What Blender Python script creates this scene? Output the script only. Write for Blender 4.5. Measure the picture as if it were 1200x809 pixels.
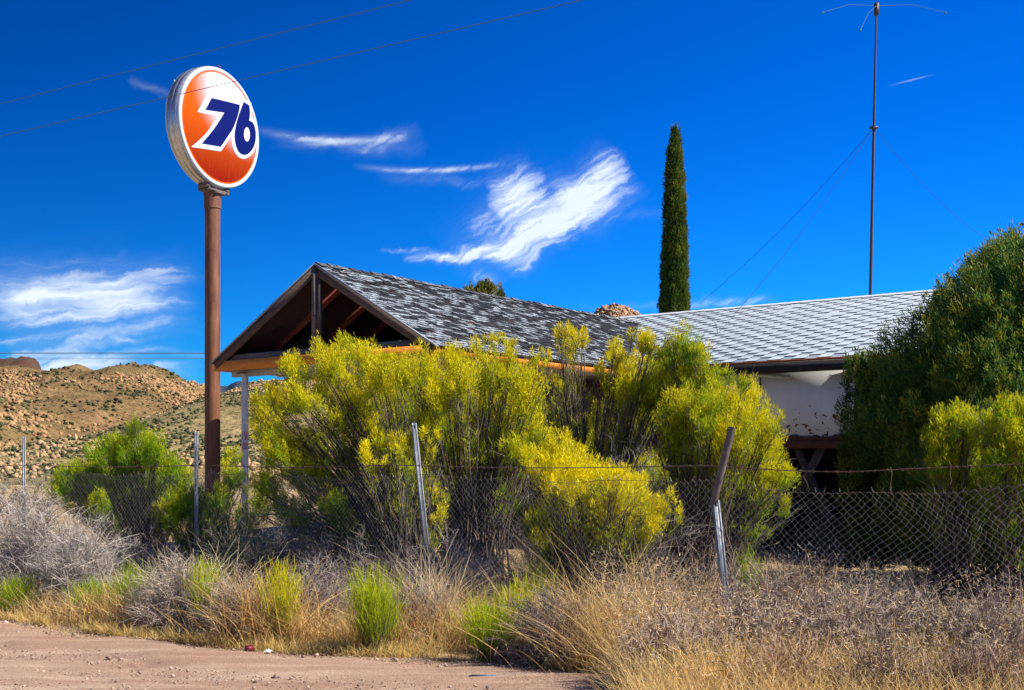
import bpy, bmesh, math, random
import numpy as np
from mathutils import Vector, Matrix
random.seed(7)
RNG = np.random.default_rng(11)
for o in list(bpy.data.objects): bpy.data.objects.remove(o)
S = bpy.context.scene
COL = S.collection
EYE = 1.7
F = 1400.0                       # focal length in photograph pixels (1200 wide)

# ------------------------------------------------------------------ camera
cam = bpy.data.objects.new('camera', bpy.data.cameras.new('camera'))
COL.objects.link(cam)
cam.location = (0, 0, EYE); cam.rotation_euler = (math.radians(90), 0, 0)
cam.data.sensor_width = 36; cam.data.lens = 36 * F / 1200
cam.data.shift_y = 140.5 / 1200
cam.data.clip_end = 20000; cam.data.clip_start = 0.05
S.camera = cam

# ------------------------------------------------------------------ sun and sky
SUN_EL, SUN_AZ = 42.0, 103.0      # azimuth clockwise from +Y
el, az = math.radians(SUN_EL), math.radians(SUN_AZ)
sun_dir = Vector((math.sin(az) * math.cos(el), math.cos(az) * math.cos(el), math.sin(el)))
sun = bpy.data.objects.new('sun', bpy.data.lights.new('sun', 'SUN'))
COL.objects.link(sun)
sun.data.energy = 5.0; sun.data.angle = math.radians(0.5); sun.data.color = (1.0, 0.93, 0.82)
sun.rotation_euler = sun_dir.to_track_quat('Z', 'Y').to_euler()
S.view_settings.view_transform = 'Standard'; S.view_settings.look = 'None'
S.view_settings.exposure = 0.80; S.view_settings.gamma = 1; S.view_settings.use_curve_mapping = False

W = bpy.data.worlds.new("World"); S.world = W; W.use_nodes = True
wn, wl = W.node_tree.nodes, W.node_tree.links
for n in list(wn): wn.remove(n)
def wmath(op, a, b=None, c=None):
    n = wn.new('ShaderNodeMath'); n.operation = op
    for i, v in enumerate((a, b, c)):
        if v is None: continue
        if isinstance(v, (int, float)): n.inputs[i].default_value = v
        else: wl.new(v, n.inputs[i])
    return n.outputs[0]
sky = wn.new('ShaderNodeTexSky'); sky.sky_type = 'NISHITA'; sky.sun_disc = False
sky.sun_elevation = el; sky.sun_rotation = az
sky.altitude = 1500; sky.air_density = 1.0; sky.dust_density = 0.0; sky.ozone_density = 4.0
hs = wn.new('ShaderNodeHueSaturation'); hs.inputs['Hue'].default_value = 0.505; hs.inputs['Saturation'].default_value = 1.42; hs.inputs['Value'].default_value = 1.0
wl.new(sky.outputs[0], hs.inputs['Color'])
tintn = wn.new('ShaderNodeMix'); tintn.data_type = 'RGBA'; tintn.blend_type = 'MULTIPLY'; tintn.inputs[0].default_value = 1
wl.new(hs.outputs[0], tintn.inputs[6]); tintn.inputs[7].default_value = (0.08, 0.70, 1.12, 1)
tc = wn.new('ShaderNodeTexCoord'); sp = wn.new('ShaderNodeSeparateXYZ'); wl.new(tc.outputs['Generated'], sp.inputs[0])
dx, dy, dz = sp.outputs
ysafe = wmath('MAXIMUM', dy, 0.05)
U0 = wmath('MULTIPLY', wmath('DIVIDE', dx, ysafe), 14.0)        # tangent coordinates, units of 100 px
V0 = wmath('MULTIPLY', wmath('DIVIDE', dz, ysafe), 14.0)
cmb = wn.new('ShaderNodeCombineXYZ'); wl.new(U0, cmb.inputs[0]); wl.new(V0, cmb.inputs[1])
def wnoise(scale, detail, rough, vec=None, sx=1, sy=1, rot=0.0, dist=0.0):
    mp = wn.new('ShaderNodeMapping'); mp.vector_type = 'POINT'
    mp.inputs['Rotation'].default_value = (0, 0, rot)
    wl.new(vec or cmb.outputs[0], mp.inputs[0])
    mp2 = wn.new('ShaderNodeMapping'); mp2.inputs['Scale'].default_value = (sx, sy, 1); wl.new(mp.outputs[0], mp2.inputs[0])
    n = wn.new('ShaderNodeTexNoise'); n.inputs['Scale'].default_value = scale
    n.inputs['Detail'].default_value = detail; n.inputs['Roughness'].default_value = rough
    n.inputs['Distortion'].default_value = dist
    wl.new(mp2.outputs[0], n.inputs['Vector']); return n
dn = wnoise(2.2, 6, 0.6)
dsp = wn.new('ShaderNodeSeparateColor'); wl.new(dn.outputs['Color'], dsp.inputs[0])
dn2 = wnoise(8, 7, 0.7)
dsp2 = wn.new('ShaderNodeSeparateColor'); wl.new(dn2.outputs['Color'], dsp2.inputs[0])
U = wmath('ADD', U0, wmath('ADD', wmath('MULTIPLY', wmath('SUBTRACT', dsp.outputs[0], .5), .42), wmath('MULTIPLY', wmath('SUBTRACT', dsp2.outputs[0], .5), .06)))
V = wmath('ADD', V0, wmath('ADD', wmath('MULTIPLY', wmath('SUBTRACT', dsp.outputs[1], .5), .30), wmath('MULTIPLY', wmath('SUBTRACT', dsp2.outputs[1], .5), .04)))
# cirrus wisps: centre, tilt, half length, half width, bend, strength, warped?
STROKES = [
 (608, 226, -20, 34, 24, 0, .95, 1), (655, 250, -36, 98, 20, .0, 1.0, 1), (700, 222, -40, 50, 24, 0, 1.05, 1), (585, 250, -35, 45, 13, 0, .35, 1),
 (640, 268, -30, 85, 14, -.0010, .85, 1), (578, 291, -13, 105, 5.5, -.0010, .9, 1), (545, 302, -3, 75, 4, 0, .7, 1), (630, 298, -34, 45, 6, 0, .6, 1),
 (600, 262, -30, 90, 30, 0, .22, 1), (475, 294, 0, 30, 2.5, 0, .35, 1), (730, 253, 0, 60, 5, 0, .10, 1),
 (390, 165, 2, 95, 4.5, -.0012, .75, 0), (455, 162, -14, 42, 7, 0, .28, 1), (410, 170, 3, 90, 8, 0, .18, 1),
 (505, 200, -1, 92, 3.2, -.0009, .62, 0), (520, 212, 4, 80, 7, 0, .14, 1), (570, 330, 20, 24, 9, 0, .42, 1),
 (840, 356, -3, 75, 5, 0, .42, 1), (740, 360, 0, 60, 4, 0, .2, 1), (1068, 94, -14, 30, .9, 0, .35, 0), (178, 104, 25, 30, 4, 0, .25, 1),
 (60, 352, -3, 170, 24, 0, .55, 1), (120, 335, -9, 120, 18, 0, .50, 1), (150, 350, -2, 90, 7, 0, .30, 1), (170, 320, -12, 60, 6, 0, .25, 1),
 (120, 368, 0, 120, 20, 0, .34, 1), (40, 396, -4, 90, 3.5, 0, .28, 1), (95, 412, -4, 90, 16, 0, .5, 1), (110, 434, 0, 130, 14, 0, .7, 1),
 (200, 412, 4, 60, 4, 0, .35, 1), (150, 398, 12, 20, 2.5, 0, .35, 1), (40, 330, -5, 120, 26, 0, .18, 1), (90, 380, 0, 130, 30, 0, .18, 1)]
tot = None
for cx, cy, ang, ln, wd, bend, st, warp in STROKES:
    u0, v0 = (cx - 600) / 100, (545 - cy) / 100
    a = math.radians(-ang); ca, sa = math.cos(a), math.sin(a)
    uu = wmath('SUBTRACT', U if warp else U0, u0); vv = wmath('SUBTRACT', V if warp else V0, v0)
    A = wmath('ADD', wmath('MULTIPLY', uu, ca), wmath('MULTIPLY', vv, sa))
    B = wmath('SUBTRACT', wmath('MULTIPLY', vv, ca), wmath('MULTIPLY', uu, sa))
    if bend: B = wmath('ADD', B, wmath('MULTIPLY', wmath('MULTIPLY', A, A), bend * 100))
    fa = wmath('MAXIMUM', wmath('SUBTRACT', 1.0, wmath('POWER', wmath('ABSOLUTE', wmath('DIVIDE', A, ln / 100)), 2.0)), 0.0)
    fb = wmath('EXPONENT', wmath('MULTIPLY', wmath('POWER', wmath('ABSOLUTE', wmath('DIVIDE', B, wd / 100)), 2.0), -1.0))
    mval = wmath('MULTIPLY', wmath('MULTIPLY', fa, fb), st)
    tot = mval if tot is None else wmath('ADD', tot, mval)
cmbw = wn.new('ShaderNodeCombineXYZ'); wl.new(U, cmbw.inputs[0]); wl.new(V, cmbw.inputs[1])
stk = wnoise(2.6, 8, 0.54, vec=cmbw.outputs[0], sx=.8, sy=5.5, rot=math.radians(-31), dist=.35)
stk2 = wnoise(2.4, 8, 0.52, vec=cmbw.outputs[0], sx=.45, sy=3.2, rot=math.radians(-6), dist=.4)
right = wn.new('ShaderNodeMapRange'); right.inputs[1].default_value = -2.5; right.inputs[2].default_value = -.8; wl.new(U0, right.inputs[0])
mixn = wn.new('ShaderNodeMix'); wl.new(right.outputs[0], mixn.inputs[0]); wl.new(stk2.outputs[0], mixn.inputs[2]); wl.new(stk.outputs[0], mixn.inputs[3])
sr = wn.new('ShaderNodeMapRange'); sr.inputs[1].default_value = .28; sr.inputs[2].default_value = .70; wl.new(mixn.outputs[0], sr.inputs[0])
nf = sr.outputs[0]
core = wmath('SUBTRACT', wmath('ADD', wmath('MULTIPLY', tot, .72), wmath('MULTIPLY', nf, .62)), .52)
core = wmath('MINIMUM', wmath('MAXIMUM', wmath('MULTIPLY', core, wmath('MINIMUM', wmath('MULTIPLY', tot, 4.0), 1.0)), 0.0), 1.0)
thin = wmath('MULTIPLY', wmath('MINIMUM', tot, 1.0), wmath('ADD', wmath('MULTIPLY', nf, .8), .10))
cm = wmath('MINIMUM', wmath('ADD', wmath('MULTIPLY', core, .66), wmath('MULTIPLY', thin, .72)), .96)
cm = wmath('MULTIPLY', cm, wmath('GREATER_THAN', dy, 0.06))
pol = wn.new('ShaderNodeMapRange'); pol.interpolation_type = 'SMOOTHSTEP'; wl.new(dx, pol.inputs[0])
for i_, v_ in ((1, -.55), (2, .35), (3, .52), (4, 1.10)): pol.inputs[i_].default_value = v_
pols = wn.new('ShaderNodeVectorMath'); pols.operation = 'SCALE'; wl.new(tintn.outputs[2], pols.inputs[0]); 
polv = wn.new('ShaderNodeMapRange'); wl.new(dz, polv.inputs[0])
for i_, v_ in ((1, .10), (2, .50), (3, 1.0), (4, .72)): polv.inputs[i_].default_value = v_
wl.new(wmath('MULTIPLY', pol.outputs[0], polv.outputs[0]), pols.inputs['Scale'])
mixc = wn.new('ShaderNodeMix'); mixc.data_type = 'RGBA'; wl.new(cm, mixc.inputs[0]); wl.new(pols.outputs[0], mixc.inputs[6])
mixc.inputs[7].default_value = (4.9, 5.5, 6.1, 1)
bg = wn.new('ShaderNodeBackground'); bg.inputs[1].default_value = 0.105
wl.new(mixc.outputs[2], bg.inputs[0])
wo = wn.new('ShaderNodeOutputWorld'); wl.new(bg.outputs[0], wo.inputs[0])

# ------------------------------------------------------------------ helpers
def at(px, D, z=0.0): return np.array([(px - 600) / F * D, D, z])
def zof(py, D): return EYE + (545 - py) / F * D
def atp(px, py, D): return at(px, D, zof(py, D))

def tag(o, label=None, cat=None, group=None, kind=None):
    if label: o['label'] = label
    if cat: o['category'] = cat
    if group: o['group'] = group
    if kind: o['kind'] = kind
    return o
def empty(name, loc=(0, 0, 0), rz=0.0, parent=None):
    o = bpy.data.objects.new(name, None); COL.objects.link(o)
    o.location = loc; o.rotation_euler = (0, 0, rz); o.empty_display_size = .2
    if parent: o.parent = parent
    return o

def npmesh(name, verts, faces, mat, parent=None, cols=None, smooth=False):
    """verts (n,3), faces list of int arrays (k,3)/(k,4)"""
    if not isinstance(faces, (list, tuple)): faces = [faces]
    faces = [f for f in faces if len(f)]
    me = bpy.data.meshes.new(name)
    verts = np.ascontiguousarray(verts, dtype=np.float32)
    me.vertices.add(len(verts)); me.vertices.foreach_set('co', verts.ravel())
    loops = np.concatenate([f.ravel() for f in faces]).astype(np.int32)
    tots = np.concatenate([np.full(len(f), f.shape[1], np.int32) for f in faces])
    starts = np.concatenate([[0], np.cumsum(tots)[:-1]]).astype(np.int32)
    me.loops.add(len(loops)); me.loops.foreach_set('vertex_index', loops)
    me.polygons.add(len(tots)); me.polygons.foreach_set('loop_start', starts); me.polygons.foreach_set('loop_total', tots)
    if smooth: me.polygons.foreach_set('use_smooth', np.ones(len(tots), bool))
    me.update(calc_edges=True)
    if cols is not None:
        ca = me.color_attributes.new('tint', 'FLOAT_COLOR', 'POINT')
        c4 = np.ones((len(verts), 4), np.float32); c4[:, :3] = cols
        ca.data.foreach_set('color', c4.ravel())
    me.materials.append(mat)
    o = bpy.data.objects.new(name, me); COL.objects.link(o)
    if parent: o.parent = parent
    return o

class Acc:
    """collects vertex/face/colour arrays"""
    def __init__(s): s.v = []; s.f3 = []; s.f4 = []; s.c = []; s.n = 0
    def add(s, v, f3=None, f4=None, c=None):
        v = np.asarray(v, float).reshape(-1, 3)
        if f3 is not None: s.f3.append(np.asarray(f3) + s.n)
        if f4 is not None: s.f4.append(np.asarray(f4) + s.n)
        c = np.zeros((len(v), 3)) + (np.array([.5, .5, .5]) if c is None else np.asarray(c))
        s.v.append(v); s.c.append(c); s.n += len(v)
    def build(s, name, mat, parent=None, smooth=False, cols=True):
        fs = []
        if s.f3: fs.append(np.concatenate(s.f3))
        if s.f4: fs.append(np.concatenate(s.f4))
        return npmesh(name, np.concatenate(s.v), fs, mat, parent, np.concatenate(s.c) if cols else None, smooth)
    def box(s, x0, x1, y0, y1, z0, z1, c=None, M=None):
        v = np.array([[x, y, z] for z in (z0, z1) for y in (y0, y1) for x in (x0, x1)], float)
        if M is not None: v = v @ np.array(M.to_3x3()).T + np.array(M.translation)
        f = np.array([[0, 2, 3, 1], [4, 5, 7, 6], [0, 1, 5, 4], [2, 6, 7, 3], [0, 4, 6, 2], [1, 3, 7, 5]])
        s.add(v, f4=f, c=c)
    def bar(s, a, b, w, h, c=None, up=(0, 0, 1)):
        """rectangular bar from a to b: w across, h along up"""
        a = Vector(a); b = Vector(b); d = (b - a); L = d.length; d.normalize()
        side = d.cross(Vector(up)); side.normalize(); u = side.cross(d)
        M = Matrix((( side.x, d.x, u.x, a.x), (side.y, d.y, u.y, a.y), (side.z, d.z, u.z, a.z), (0, 0, 0, 1)))
        s.box(-w / 2, w / 2, 0, L, -h / 2, h / 2, c, M)
    def tubes(s, P, R, sides=5, c=None, cap=False):
        """P (n,k,3) polylines, R (n,k) or scalar"""
        P = np.asarray(P, float); n, k, _ = P.shape
        R = np.broadcast_to(np.asarray(R, float), (n, k))
        T = np.gradient(P, axis=1); T /= np.linalg.norm(T, axis=2, keepdims=True) + 1e-9
        ref = np.tile(np.array([0.13, 0.97, 0.2]), (n, 1)); d0 = np.abs((T.mean(1) * ref).sum(1)) > .9
        ref[d0] = np.array([1, 0, 0])
        A = np.cross(T, ref[:, None, :]); A /= np.linalg.norm(A, axis=2, keepdims=True) + 1e-9
        B = np.cross(T, A)
        th = np.arange(sides) / sides * 2 * np.pi
        V = P[:, :, None, :] + R[:, :, None, None] * (np.cos(th)[None, None, :, None] * A[:, :, None, :] + np.sin(th)[None, None, :, None] * B[:, :, None, :])
        idx = np.arange(n * k * sides).reshape(n, k, sides)
        nx = np.roll(idx, -1, axis=2)
        f = np.stack([idx[:, :-1], nx[:, :-1], nx[:, 1:], idx[:, 1:]], -1).reshape(-1, 4)
        if c is not None:
            c = np.asarray(c, float)
            if c.ndim == 2: c = np.repeat(c, k * sides, axis=0)
        s.add(V.reshape(-1, 3), f4=f, c=c)
        if cap:
            for j in (0, k - 1):
                for i in range(n):
                    ring = V[i, j]; ctr = P[i, j]
                    s.add(np.vstack([ring, ctr]), f3=np.array([[q, (q + 1) % sides, sides] for q in range(sides)]), c=c[0] if (c is not None and c.ndim == 2 and len(c) == 1) else (c if c is not None and c.ndim == 1 else None))
    def blades(s, B, Dr, L, Wd, c, bend=0.0, k=2, tipw=0.25, ctip=None):
        """ribbons: B base (n,3), Dr unit dirs, L lengths, Wd widths"""
        n = len(B); Dr = Dr / (np.linalg.norm(Dr, axis=1, keepdims=True) + 1e-9)
        L = np.broadcast_to(L, n); Wd = np.broadcast_to(Wd, n)
        rnd = RNG.normal(size=(n, 3)); side = np.cross(Dr, rnd); side /= np.linalg.norm(side, axis=1, keepdims=True) + 1e-9
        bd = RNG.normal(size=(n, 3)); bd[:, 2] = -np.abs(bd[:, 2]) * .8; bd *= (np.broadcast_to(bend, n) * L)[:, None] * .6
        t = np.linspace(0, 1, k + 1)
        P = B[:, None, :] + Dr[:, None, :] * (L[:, None] * t[None])[:, :, None] + bd[:, None, :] * (t ** 2)[None, :, None]
        w = (Wd[:, None] * np.interp(t, [0, .45, 1], [.75, 1, tipw])[None])[:, :, None] * side[:, None, :] * .5
        V = np.stack([P - w, P + w], axis=2)            # n,k+1,2,3
        idx = np.arange(n * (k + 1) * 2).reshape(n, k + 1, 2)
        f = np.stack([idx[:, :-1, 0], idx[:, :-1, 1], idx[:, 1:, 1], idx[:, 1:, 0]], -1).reshape(-1, 4)
        c = np.asarray(c, float)
        if c.ndim == 1: c = np.tile(c, (n, 1))
        if ctip is None: cc = np.repeat(c, (k + 1) * 2, axis=0)
        else:
            ct = np.asarray(ctip, float)
            if ct.ndim == 1: ct = np.tile(ct, (n, 1))
            cc = (c[:, None, :] * (1 - t)[None, :, None] + ct[:, None, :] * t[None, :, None]); cc = np.repeat(cc, 2, axis=1).reshape(-1, 3)
        s.add(V.reshape(-1, 3), f4=f, c=cc)

# numpy value noise
_perm = np.random.default_rng(5).permutation(512)
def vnoise(x, y, z=None):
    z = np.zeros_like(x) if z is None else z
    xi, yi, zi = np.floor(x).astype(int), np.floor(y).astype(int), np.floor(z).astype(int)
    fx, fy, fz = x - xi, y - yi, z - zi
    fx, fy, fz = [q * q * (3 - 2 * q) for q in (fx, fy, fz)]
    def h(a, b, c): return _perm[(_perm[(_perm[a & 511] + b) & 511] + c) & 511] / 511.0
    r = 0
    for i in (0, 1):
        for j in (0, 1):
            for k in (0, 1):
                r = r + h(xi + i, yi + j, zi + k) * (fx if i else 1 - fx) * (fy if j else 1 - fy) * (fz if k else 1 - fz)
    return r
def fbm(x, y, o=5, z=None):
    s, a, t = 0, 1, 0
    for i in range(o):
        q = 2.03 ** i
        s = s + a * vnoise(x * q + 17.3 * i, y * q + 5.1 * i, None if z is None else z * q); t += a; a *= .5
    return s / t

# ------------------------------------------------------------------ materials
MATS = {}
class NT:
    def __init__(s, name):
        m = bpy.data.materials.new(name); m.use_nodes = True; s.m = m; s.n = m.node_tree.nodes; s.l = m.node_tree.links
        s.b = s.n['Principled BSDF']; s.out = s.n['Material Output']; MATS[name] = m
        s.tc = s.n.new('ShaderNodeTexCoord')
    def mapping(s, scale=(1, 1, 1), rot=(0, 0, 0), src='Object'):
        mp = s.n.new('ShaderNodeMapping'); mp.inputs['Scale'].default_value = scale; mp.inputs['Rotation'].default_value = rot
        s.l.new(s.tc.outputs[src], mp.inputs[0]); return mp.outputs[0]
    def noise(s, scale, detail=4, rough=.55, vec=None, dist=0):
        n = s.n.new('ShaderNodeTexNoise'); n.inputs['Scale'].default_value = scale; n.inputs['Detail'].default_value = detail
        n.inputs['Roughness'].default_value = rough; n.inputs['Distortion'].default_value = dist
        s.l.new(vec if vec is not None else s.tc.outputs['Object'], n.inputs['Vector']); return n.outputs[0]
    def ramp(s, fac, stops, interp='LINEAR'):
        r = s.n.new('ShaderNodeValToRGB'); r.color_ramp.interpolation = interp
        while len(r.color_ramp.elements) < len(stops): r.color_ramp.elements.new(.5)
        for e, (p, c) in zip(r.color_ramp.elements, stops):
            e.position = p; e.color = (*c, 1) if isinstance(c, (tuple, list)) else (c, c, c, 1)
        s.l.new(fac, r.inputs[0]); return r.outputs[0]
    def mix(s, fac, a, b, mode='MIX'):
        m = s.n.new('ShaderNodeMix'); m.data_type = 'RGBA'; m.blend_type = mode
        for v, i in ((fac, 0), (a, 6), (b, 7)):
            if isinstance(v, (int, float)): m.inputs[i].default_value = v
            elif isinstance(v, (tuple, list)): m.inputs[i].default_value = (*v, 1)
            else: s.l.new(v, m.inputs[i])
        return m.outputs[2]
    def math(s, op, a, b=0.0, c=None):
        m = s.n.new('ShaderNodeMath'); m.operation = op
        for i, v in enumerate((a, b, c)):
            if v is None: continue
            if isinstance(v, (int, float)): m.inputs[i].default_value = v
            else: s.l.new(v, m.inputs[i])
        return m.outputs[0]
    def attr(s, name='tint'):
        a = s.n.new('ShaderNodeAttribute'); a.attribute_name = name; return a.outputs['Color']
    def bump(s, h, strength=.3, dist=.02):
        b = s.n.new('ShaderNodeBump'); b.inputs['Strength'].default_value = strength; b.inputs['Distance'].default_value = dist
        s.l.new(h, b.inputs['Height']); s.l.new(b.outputs[0], s.b.inputs['Normal'])
    def set(s, color=None, rough=.8, metal=0.0, spec=.3):
        if color is not None:
            if isinstance(color, (tuple, list)): s.b.inputs['Base Color'].default_value = (*color, 1)
            else: s.l.new(color, s.b.inputs['Base Color'])
        if isinstance(rough, (int, float)): s.b.inputs['Roughness'].default_value = rough
        else: s.l.new(rough, s.b.inputs['Roughness'])
        s.b.inputs['Metallic'].default_value = metal; s.b.inputs['Specular IOR Level'].default_value = spec
        return s.m

def leafy(name, trans=.35, rough=.7, spec=.15):
    m = NT(name); c = m.attr()
    m.set(c, rough, spec=spec)
    tr = m.n.new('ShaderNodeBsdfTranslucent'); m.l.new(c, tr.inputs[0])
    mx = m.n.new('ShaderNodeMixShader'); mx.inputs[0].default_value = trans
    m.l.new(m.b.outputs[0], mx.inputs[1]); m.l.new(tr.outputs[0], mx.inputs[2]); m.l.new(mx.outputs[0], m.out.inputs[0])
    return m.m
M_leaf = leafy('broom_foliage', .42)
M_ever = leafy('evergreen_foliage', .3, .6)
M_grass = leafy('dry_grass', .35)
M_twig = leafy('dry_twigs', .0, .85)
M_bark = (lambda m: m.set(m.mix(m.noise(14, 4), (.05, .035, .028), (.17, .13, .11)), .9))(NT('bark'))

def wood(name, a, b, scale=(3, 3, 3), rough=.85):
    m = NT(name)
    n1 = m.noise(6, 6, .65, m.mapping(scale)); n2 = m.noise(1.3, 3)
    c = m.mix(m.ramp(n1, [(.3, 0.0), (.7, 1.0)]), a, b)
    c = m.mix(m.math('MULTIPLY', m.ramp(n2, [(.45, 0.0), (.7, 1.0)]), .5), c, tuple(x * .5 for x in a))
    m.bump(n1, .4, .01); return m.set(c, rough)
M_rake = wood('weathered_rake_wood', (.055, .033, .026), (.17, .115, .095), (1, 1, 8))
M_rafter = wood('red_brown_rafters', (.16, .040, .03), (.32, .09, .06), (2, 2, 6))
M_sheath = wood('dark_sheathing', (.04, .018, .018), (.11, .05, .04), (8, 1, 1))
M_greyboard = wood('grey_board', (.10, .075, .065), (.24, .20, .18), (1, 6, 6))
M_darkplank = wood('dark_plank', (.04, .035, .035), (.10, .09, .085), (1, 6, 6))
M_soffit = wood('soffit_paint', (.32, .31, .30), (.5, .5, .5), (2, 2, 2))
M_darkboard = wood('dark_fascia', (.012, .011, .012), (.045, .04, .04), (1, 6, 6))

def orange_board():
    m = NT('faded_orange_paint')
    n = m.noise(5, 6, .65, m.mapping((1.5, 1.5, 8))); n2 = m.noise(1.1, 4, .6)
    c = m.mix(m.ramp(n, [(.35, 0.0), (.7, 1.0)]), (.62, .19, .018), (.78, .30, .03))
    c = m.mix(m.ramp(m.noise(30, 5, .7), [(.62, 0.0), (.72, 1.0)]), c, (.30, .11, .04))
    sx = m.n.new('ShaderNodeSeparateXYZ'); m.l.new(m.tc.outputs['Object'], sx.inputs[0])
    far = m.ramp(m.math('DIVIDE', sx.outputs[1], 10.0), [(.52, 0.0), (.60, 1.0)])
    c = m.mix(m.math('MULTIPLY', far, m.ramp(n2, [(.4, 0.1), (.55, 1.0)])), c, (.62, .50, .42))
    m.bump(n, .3, .01); return m.set(c, .7)
M_orange = orange_board()
M_rustdrip = (lambda m: m.set(m.mix(m.noise(7, 5), (.17, .045, .02), (.36, .12, .05)), .8))(NT('rusty_drip_edge'))
M_greymetal = (lambda m: m.set(m.mix(m.noise(9, 5), (.16, .18, .20), (.36, .40, .44)), .5, .4))(NT('grey_drip_metal'))

def shingle(name, streak):
    m = NT(name); c = m.attr()
    n = m.noise(9, 6, .7, m.mapping((6, 1.3, 6) if streak else (4, 4, 4)))
    if streak:
        c = m.mix(m.ramp(n, [(.47, 0.0), (.56, 1.0)]), c, (.012, .012, .016))
        c = m.mix(m.ramp(m.noise(22, 4, .7, m.mapping((5, 1.2, 5))), [(.60, 0.0), (.68, .75)]), c, (.32, .37, .41))
    else:
        c = m.mix(m.ramp(m.noise(2.0, 5), [(.35, 0.0), (.75, .35)]), c, (.36, .39, .41))
    m.bump(m.noise(160, 3), .35, .004); return m.set(c, .9, spec=.2)
M_sh_old = shingle('peeling_shingles', True)
M_sh_white = shingle('white_shingles', False)

def wallpaint():
    m = NT('flaking_white_stucco')
    sx = m.n.new('ShaderNodeSeparateXYZ'); m.l.new(m.tc.outputs['Object'], sx.inputs[0])
    c = m.mix(m.ramp(m.noise(1.2, 5), [(.3, 0.0), (.75, 1.0)]), (.74, .77, .80), (.62, .66, .71))
    lowm = m.n.new('ShaderNodeMapRange'); lowm.inputs[1].default_value = 3.0; lowm.inputs[2].default_value = 2.1
    m.l.new(sx.outputs[2], lowm.inputs[0])
    band = m.ramp(m.math('DIVIDE', sx.outputs[2], 4.0), [(0, .45), (.42, .45), (.52, 1.0), (.56, .9), (.75, 0.0)])
    th = m.math('SUBTRACT', .74, m.math('MULTIPLY', band, .205))
    chip = m.math('GREATER_THAN', m.noise(9.0, 3, .5, dist=.5), th)
    c = m.mix(chip, c, (.17, .05, .022))
    c = m.mix(m.math('MULTIPLY', m.ramp(m.noise(2.5, 5, .7, m.mapping((3, 3, .4))), [(.50, 0.0), (.85, 1.0)]), .16), c, (.36, .33, .30))
    m.bump(m.noise(40, 4), .25, .006); return m.set(c, .9)
M_wall = wallpaint()
M_beam = wood('rusty_beam', (.06, .022, .014), (.15, .06, .035), (1, 6, 6))
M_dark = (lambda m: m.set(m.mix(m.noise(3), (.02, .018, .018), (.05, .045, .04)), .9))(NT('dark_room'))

def rustpole():
    m = NT('rust_brown_pole')
    n = m.noise(3, 6, .6, m.mapping((4, 4, .7))); n2 = m.noise(18, 5, .65)
    c = m.mix(m.ramp(n, [(.35, 0.0), (.7, 1.0)]), (.13, .048, .022), (.25, .105, .05))
    c = m.mix(m.ramp(n2, [(.6, 0.0), (.7, .7)]), c, (.06, .025, .015))
    m.bump(n2, .25, .004); return m.set(c, .62, .15, .4)
M_pole = rustpole()
def postpaint():
    m = NT('peeling_white_post')
    n = m.noise(5, 6, .65, m.mapping((3, 3, 1)))
    c = m.mix(m.ramp(n, [(.55, 0.0), (.64, 1.0)]), (.55, .57, .60), (.22, .17, .15))
    return m.set(c, .75)
M_wpost = postpaint()
M_redpaint = (lambda m: m.set(m.mix(m.ramp(m.noise(30, 3), [(.45, 0.0), (.6, .6)]), (.42, .04, .03), (.5, .45, .45)), .8))(NT('faded_red_letters'))
def steel(name, a, b, rough=.45, metal=.6):
    m = NT(name); n = m.noise(8, 5, .6, m.mapping((3, 3, 1)))
    return m.set(m.mix(m.ramp(n, [(.35, 0.0), (.7, 1.0)]), a, b), rough, metal, .5)
M_galv = steel('galvanised_steel', (.19, .20, .21), (.38, .41, .44), .5, .3)
M_rustpost = steel('rusty_pipe', (.09, .065, .055), (.22, .17, .145), .7, .2)
M_barb = steel('rusty_wire', (.08, .045, .03), (.24, .16, .12), .7, .3)
M_mesh = steel('weathered_fence_wire', (.22, .20, .19), (.42, .41, .40), .55, .3)
M_rim = steel('sign_rim_metal', (.42, .44, .46), (.66, .68, .70), .38, .75)
M_trim = (lambda m: m.set(m.mix(m.noise(4, 4), (.42, .50, .56), (.60, .66, .70)), .4, .1, .3))(NT('white_trim'))
M_cable = (lambda m: m.set((.10, .15, .17), .9, .0, .05))(NT('power_cable'))
M_guy = (lambda m: m.set((.03, .045, .07), .8, 0, .1))(NT('guy_cable'))
M_mast = steel('mast_paint', (.03, .02, .018), (.08, .05, .042), .6, .3)

def signface():
    m = NT('sign_face_print')
    sx = m.n.new('ShaderNodeSeparateXYZ'); m.l.new(m.tc.outputs['Object'], sx.inputs[0])
    x, z = sx.outputs[0], sx.outputs[2]
    ddx = m.math('MULTIPLY', m.math('SUBTRACT', x, .62), .85); ddz = m.math('SUBTRACT', z, .75)
    d = m.math('SQRT', m.math('ADD', m.math('MULTIPLY', ddx, ddx), m.math('MULTIPLY', ddz, ddz)))
    g = m.ramp(m.math('DIVIDE', d, 2.0), [(.24, 0.0), (.66, 1.0)], 'EASE')
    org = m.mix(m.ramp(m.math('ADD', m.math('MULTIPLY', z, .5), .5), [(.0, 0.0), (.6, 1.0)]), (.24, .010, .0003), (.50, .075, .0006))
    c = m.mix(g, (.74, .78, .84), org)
    r = m.math('SQRT', m.math('ADD', m.math('MULTIPLY', x, x), m.math('MULTIPLY', z, z)))
    c = m.mix(m.math('GREATER_THAN', r, 1.10), c, (.62, .10, .003))
    n = m.noise(3, 6, .7, m.mapping((5, 1, .8))); c = m.mix(m.ramp(n, [(.5, 0.0), (.75, .32)]), c, (.26, .09, .04))
    return m.set(c, .6, 0, .04)
M_face = signface()
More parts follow.
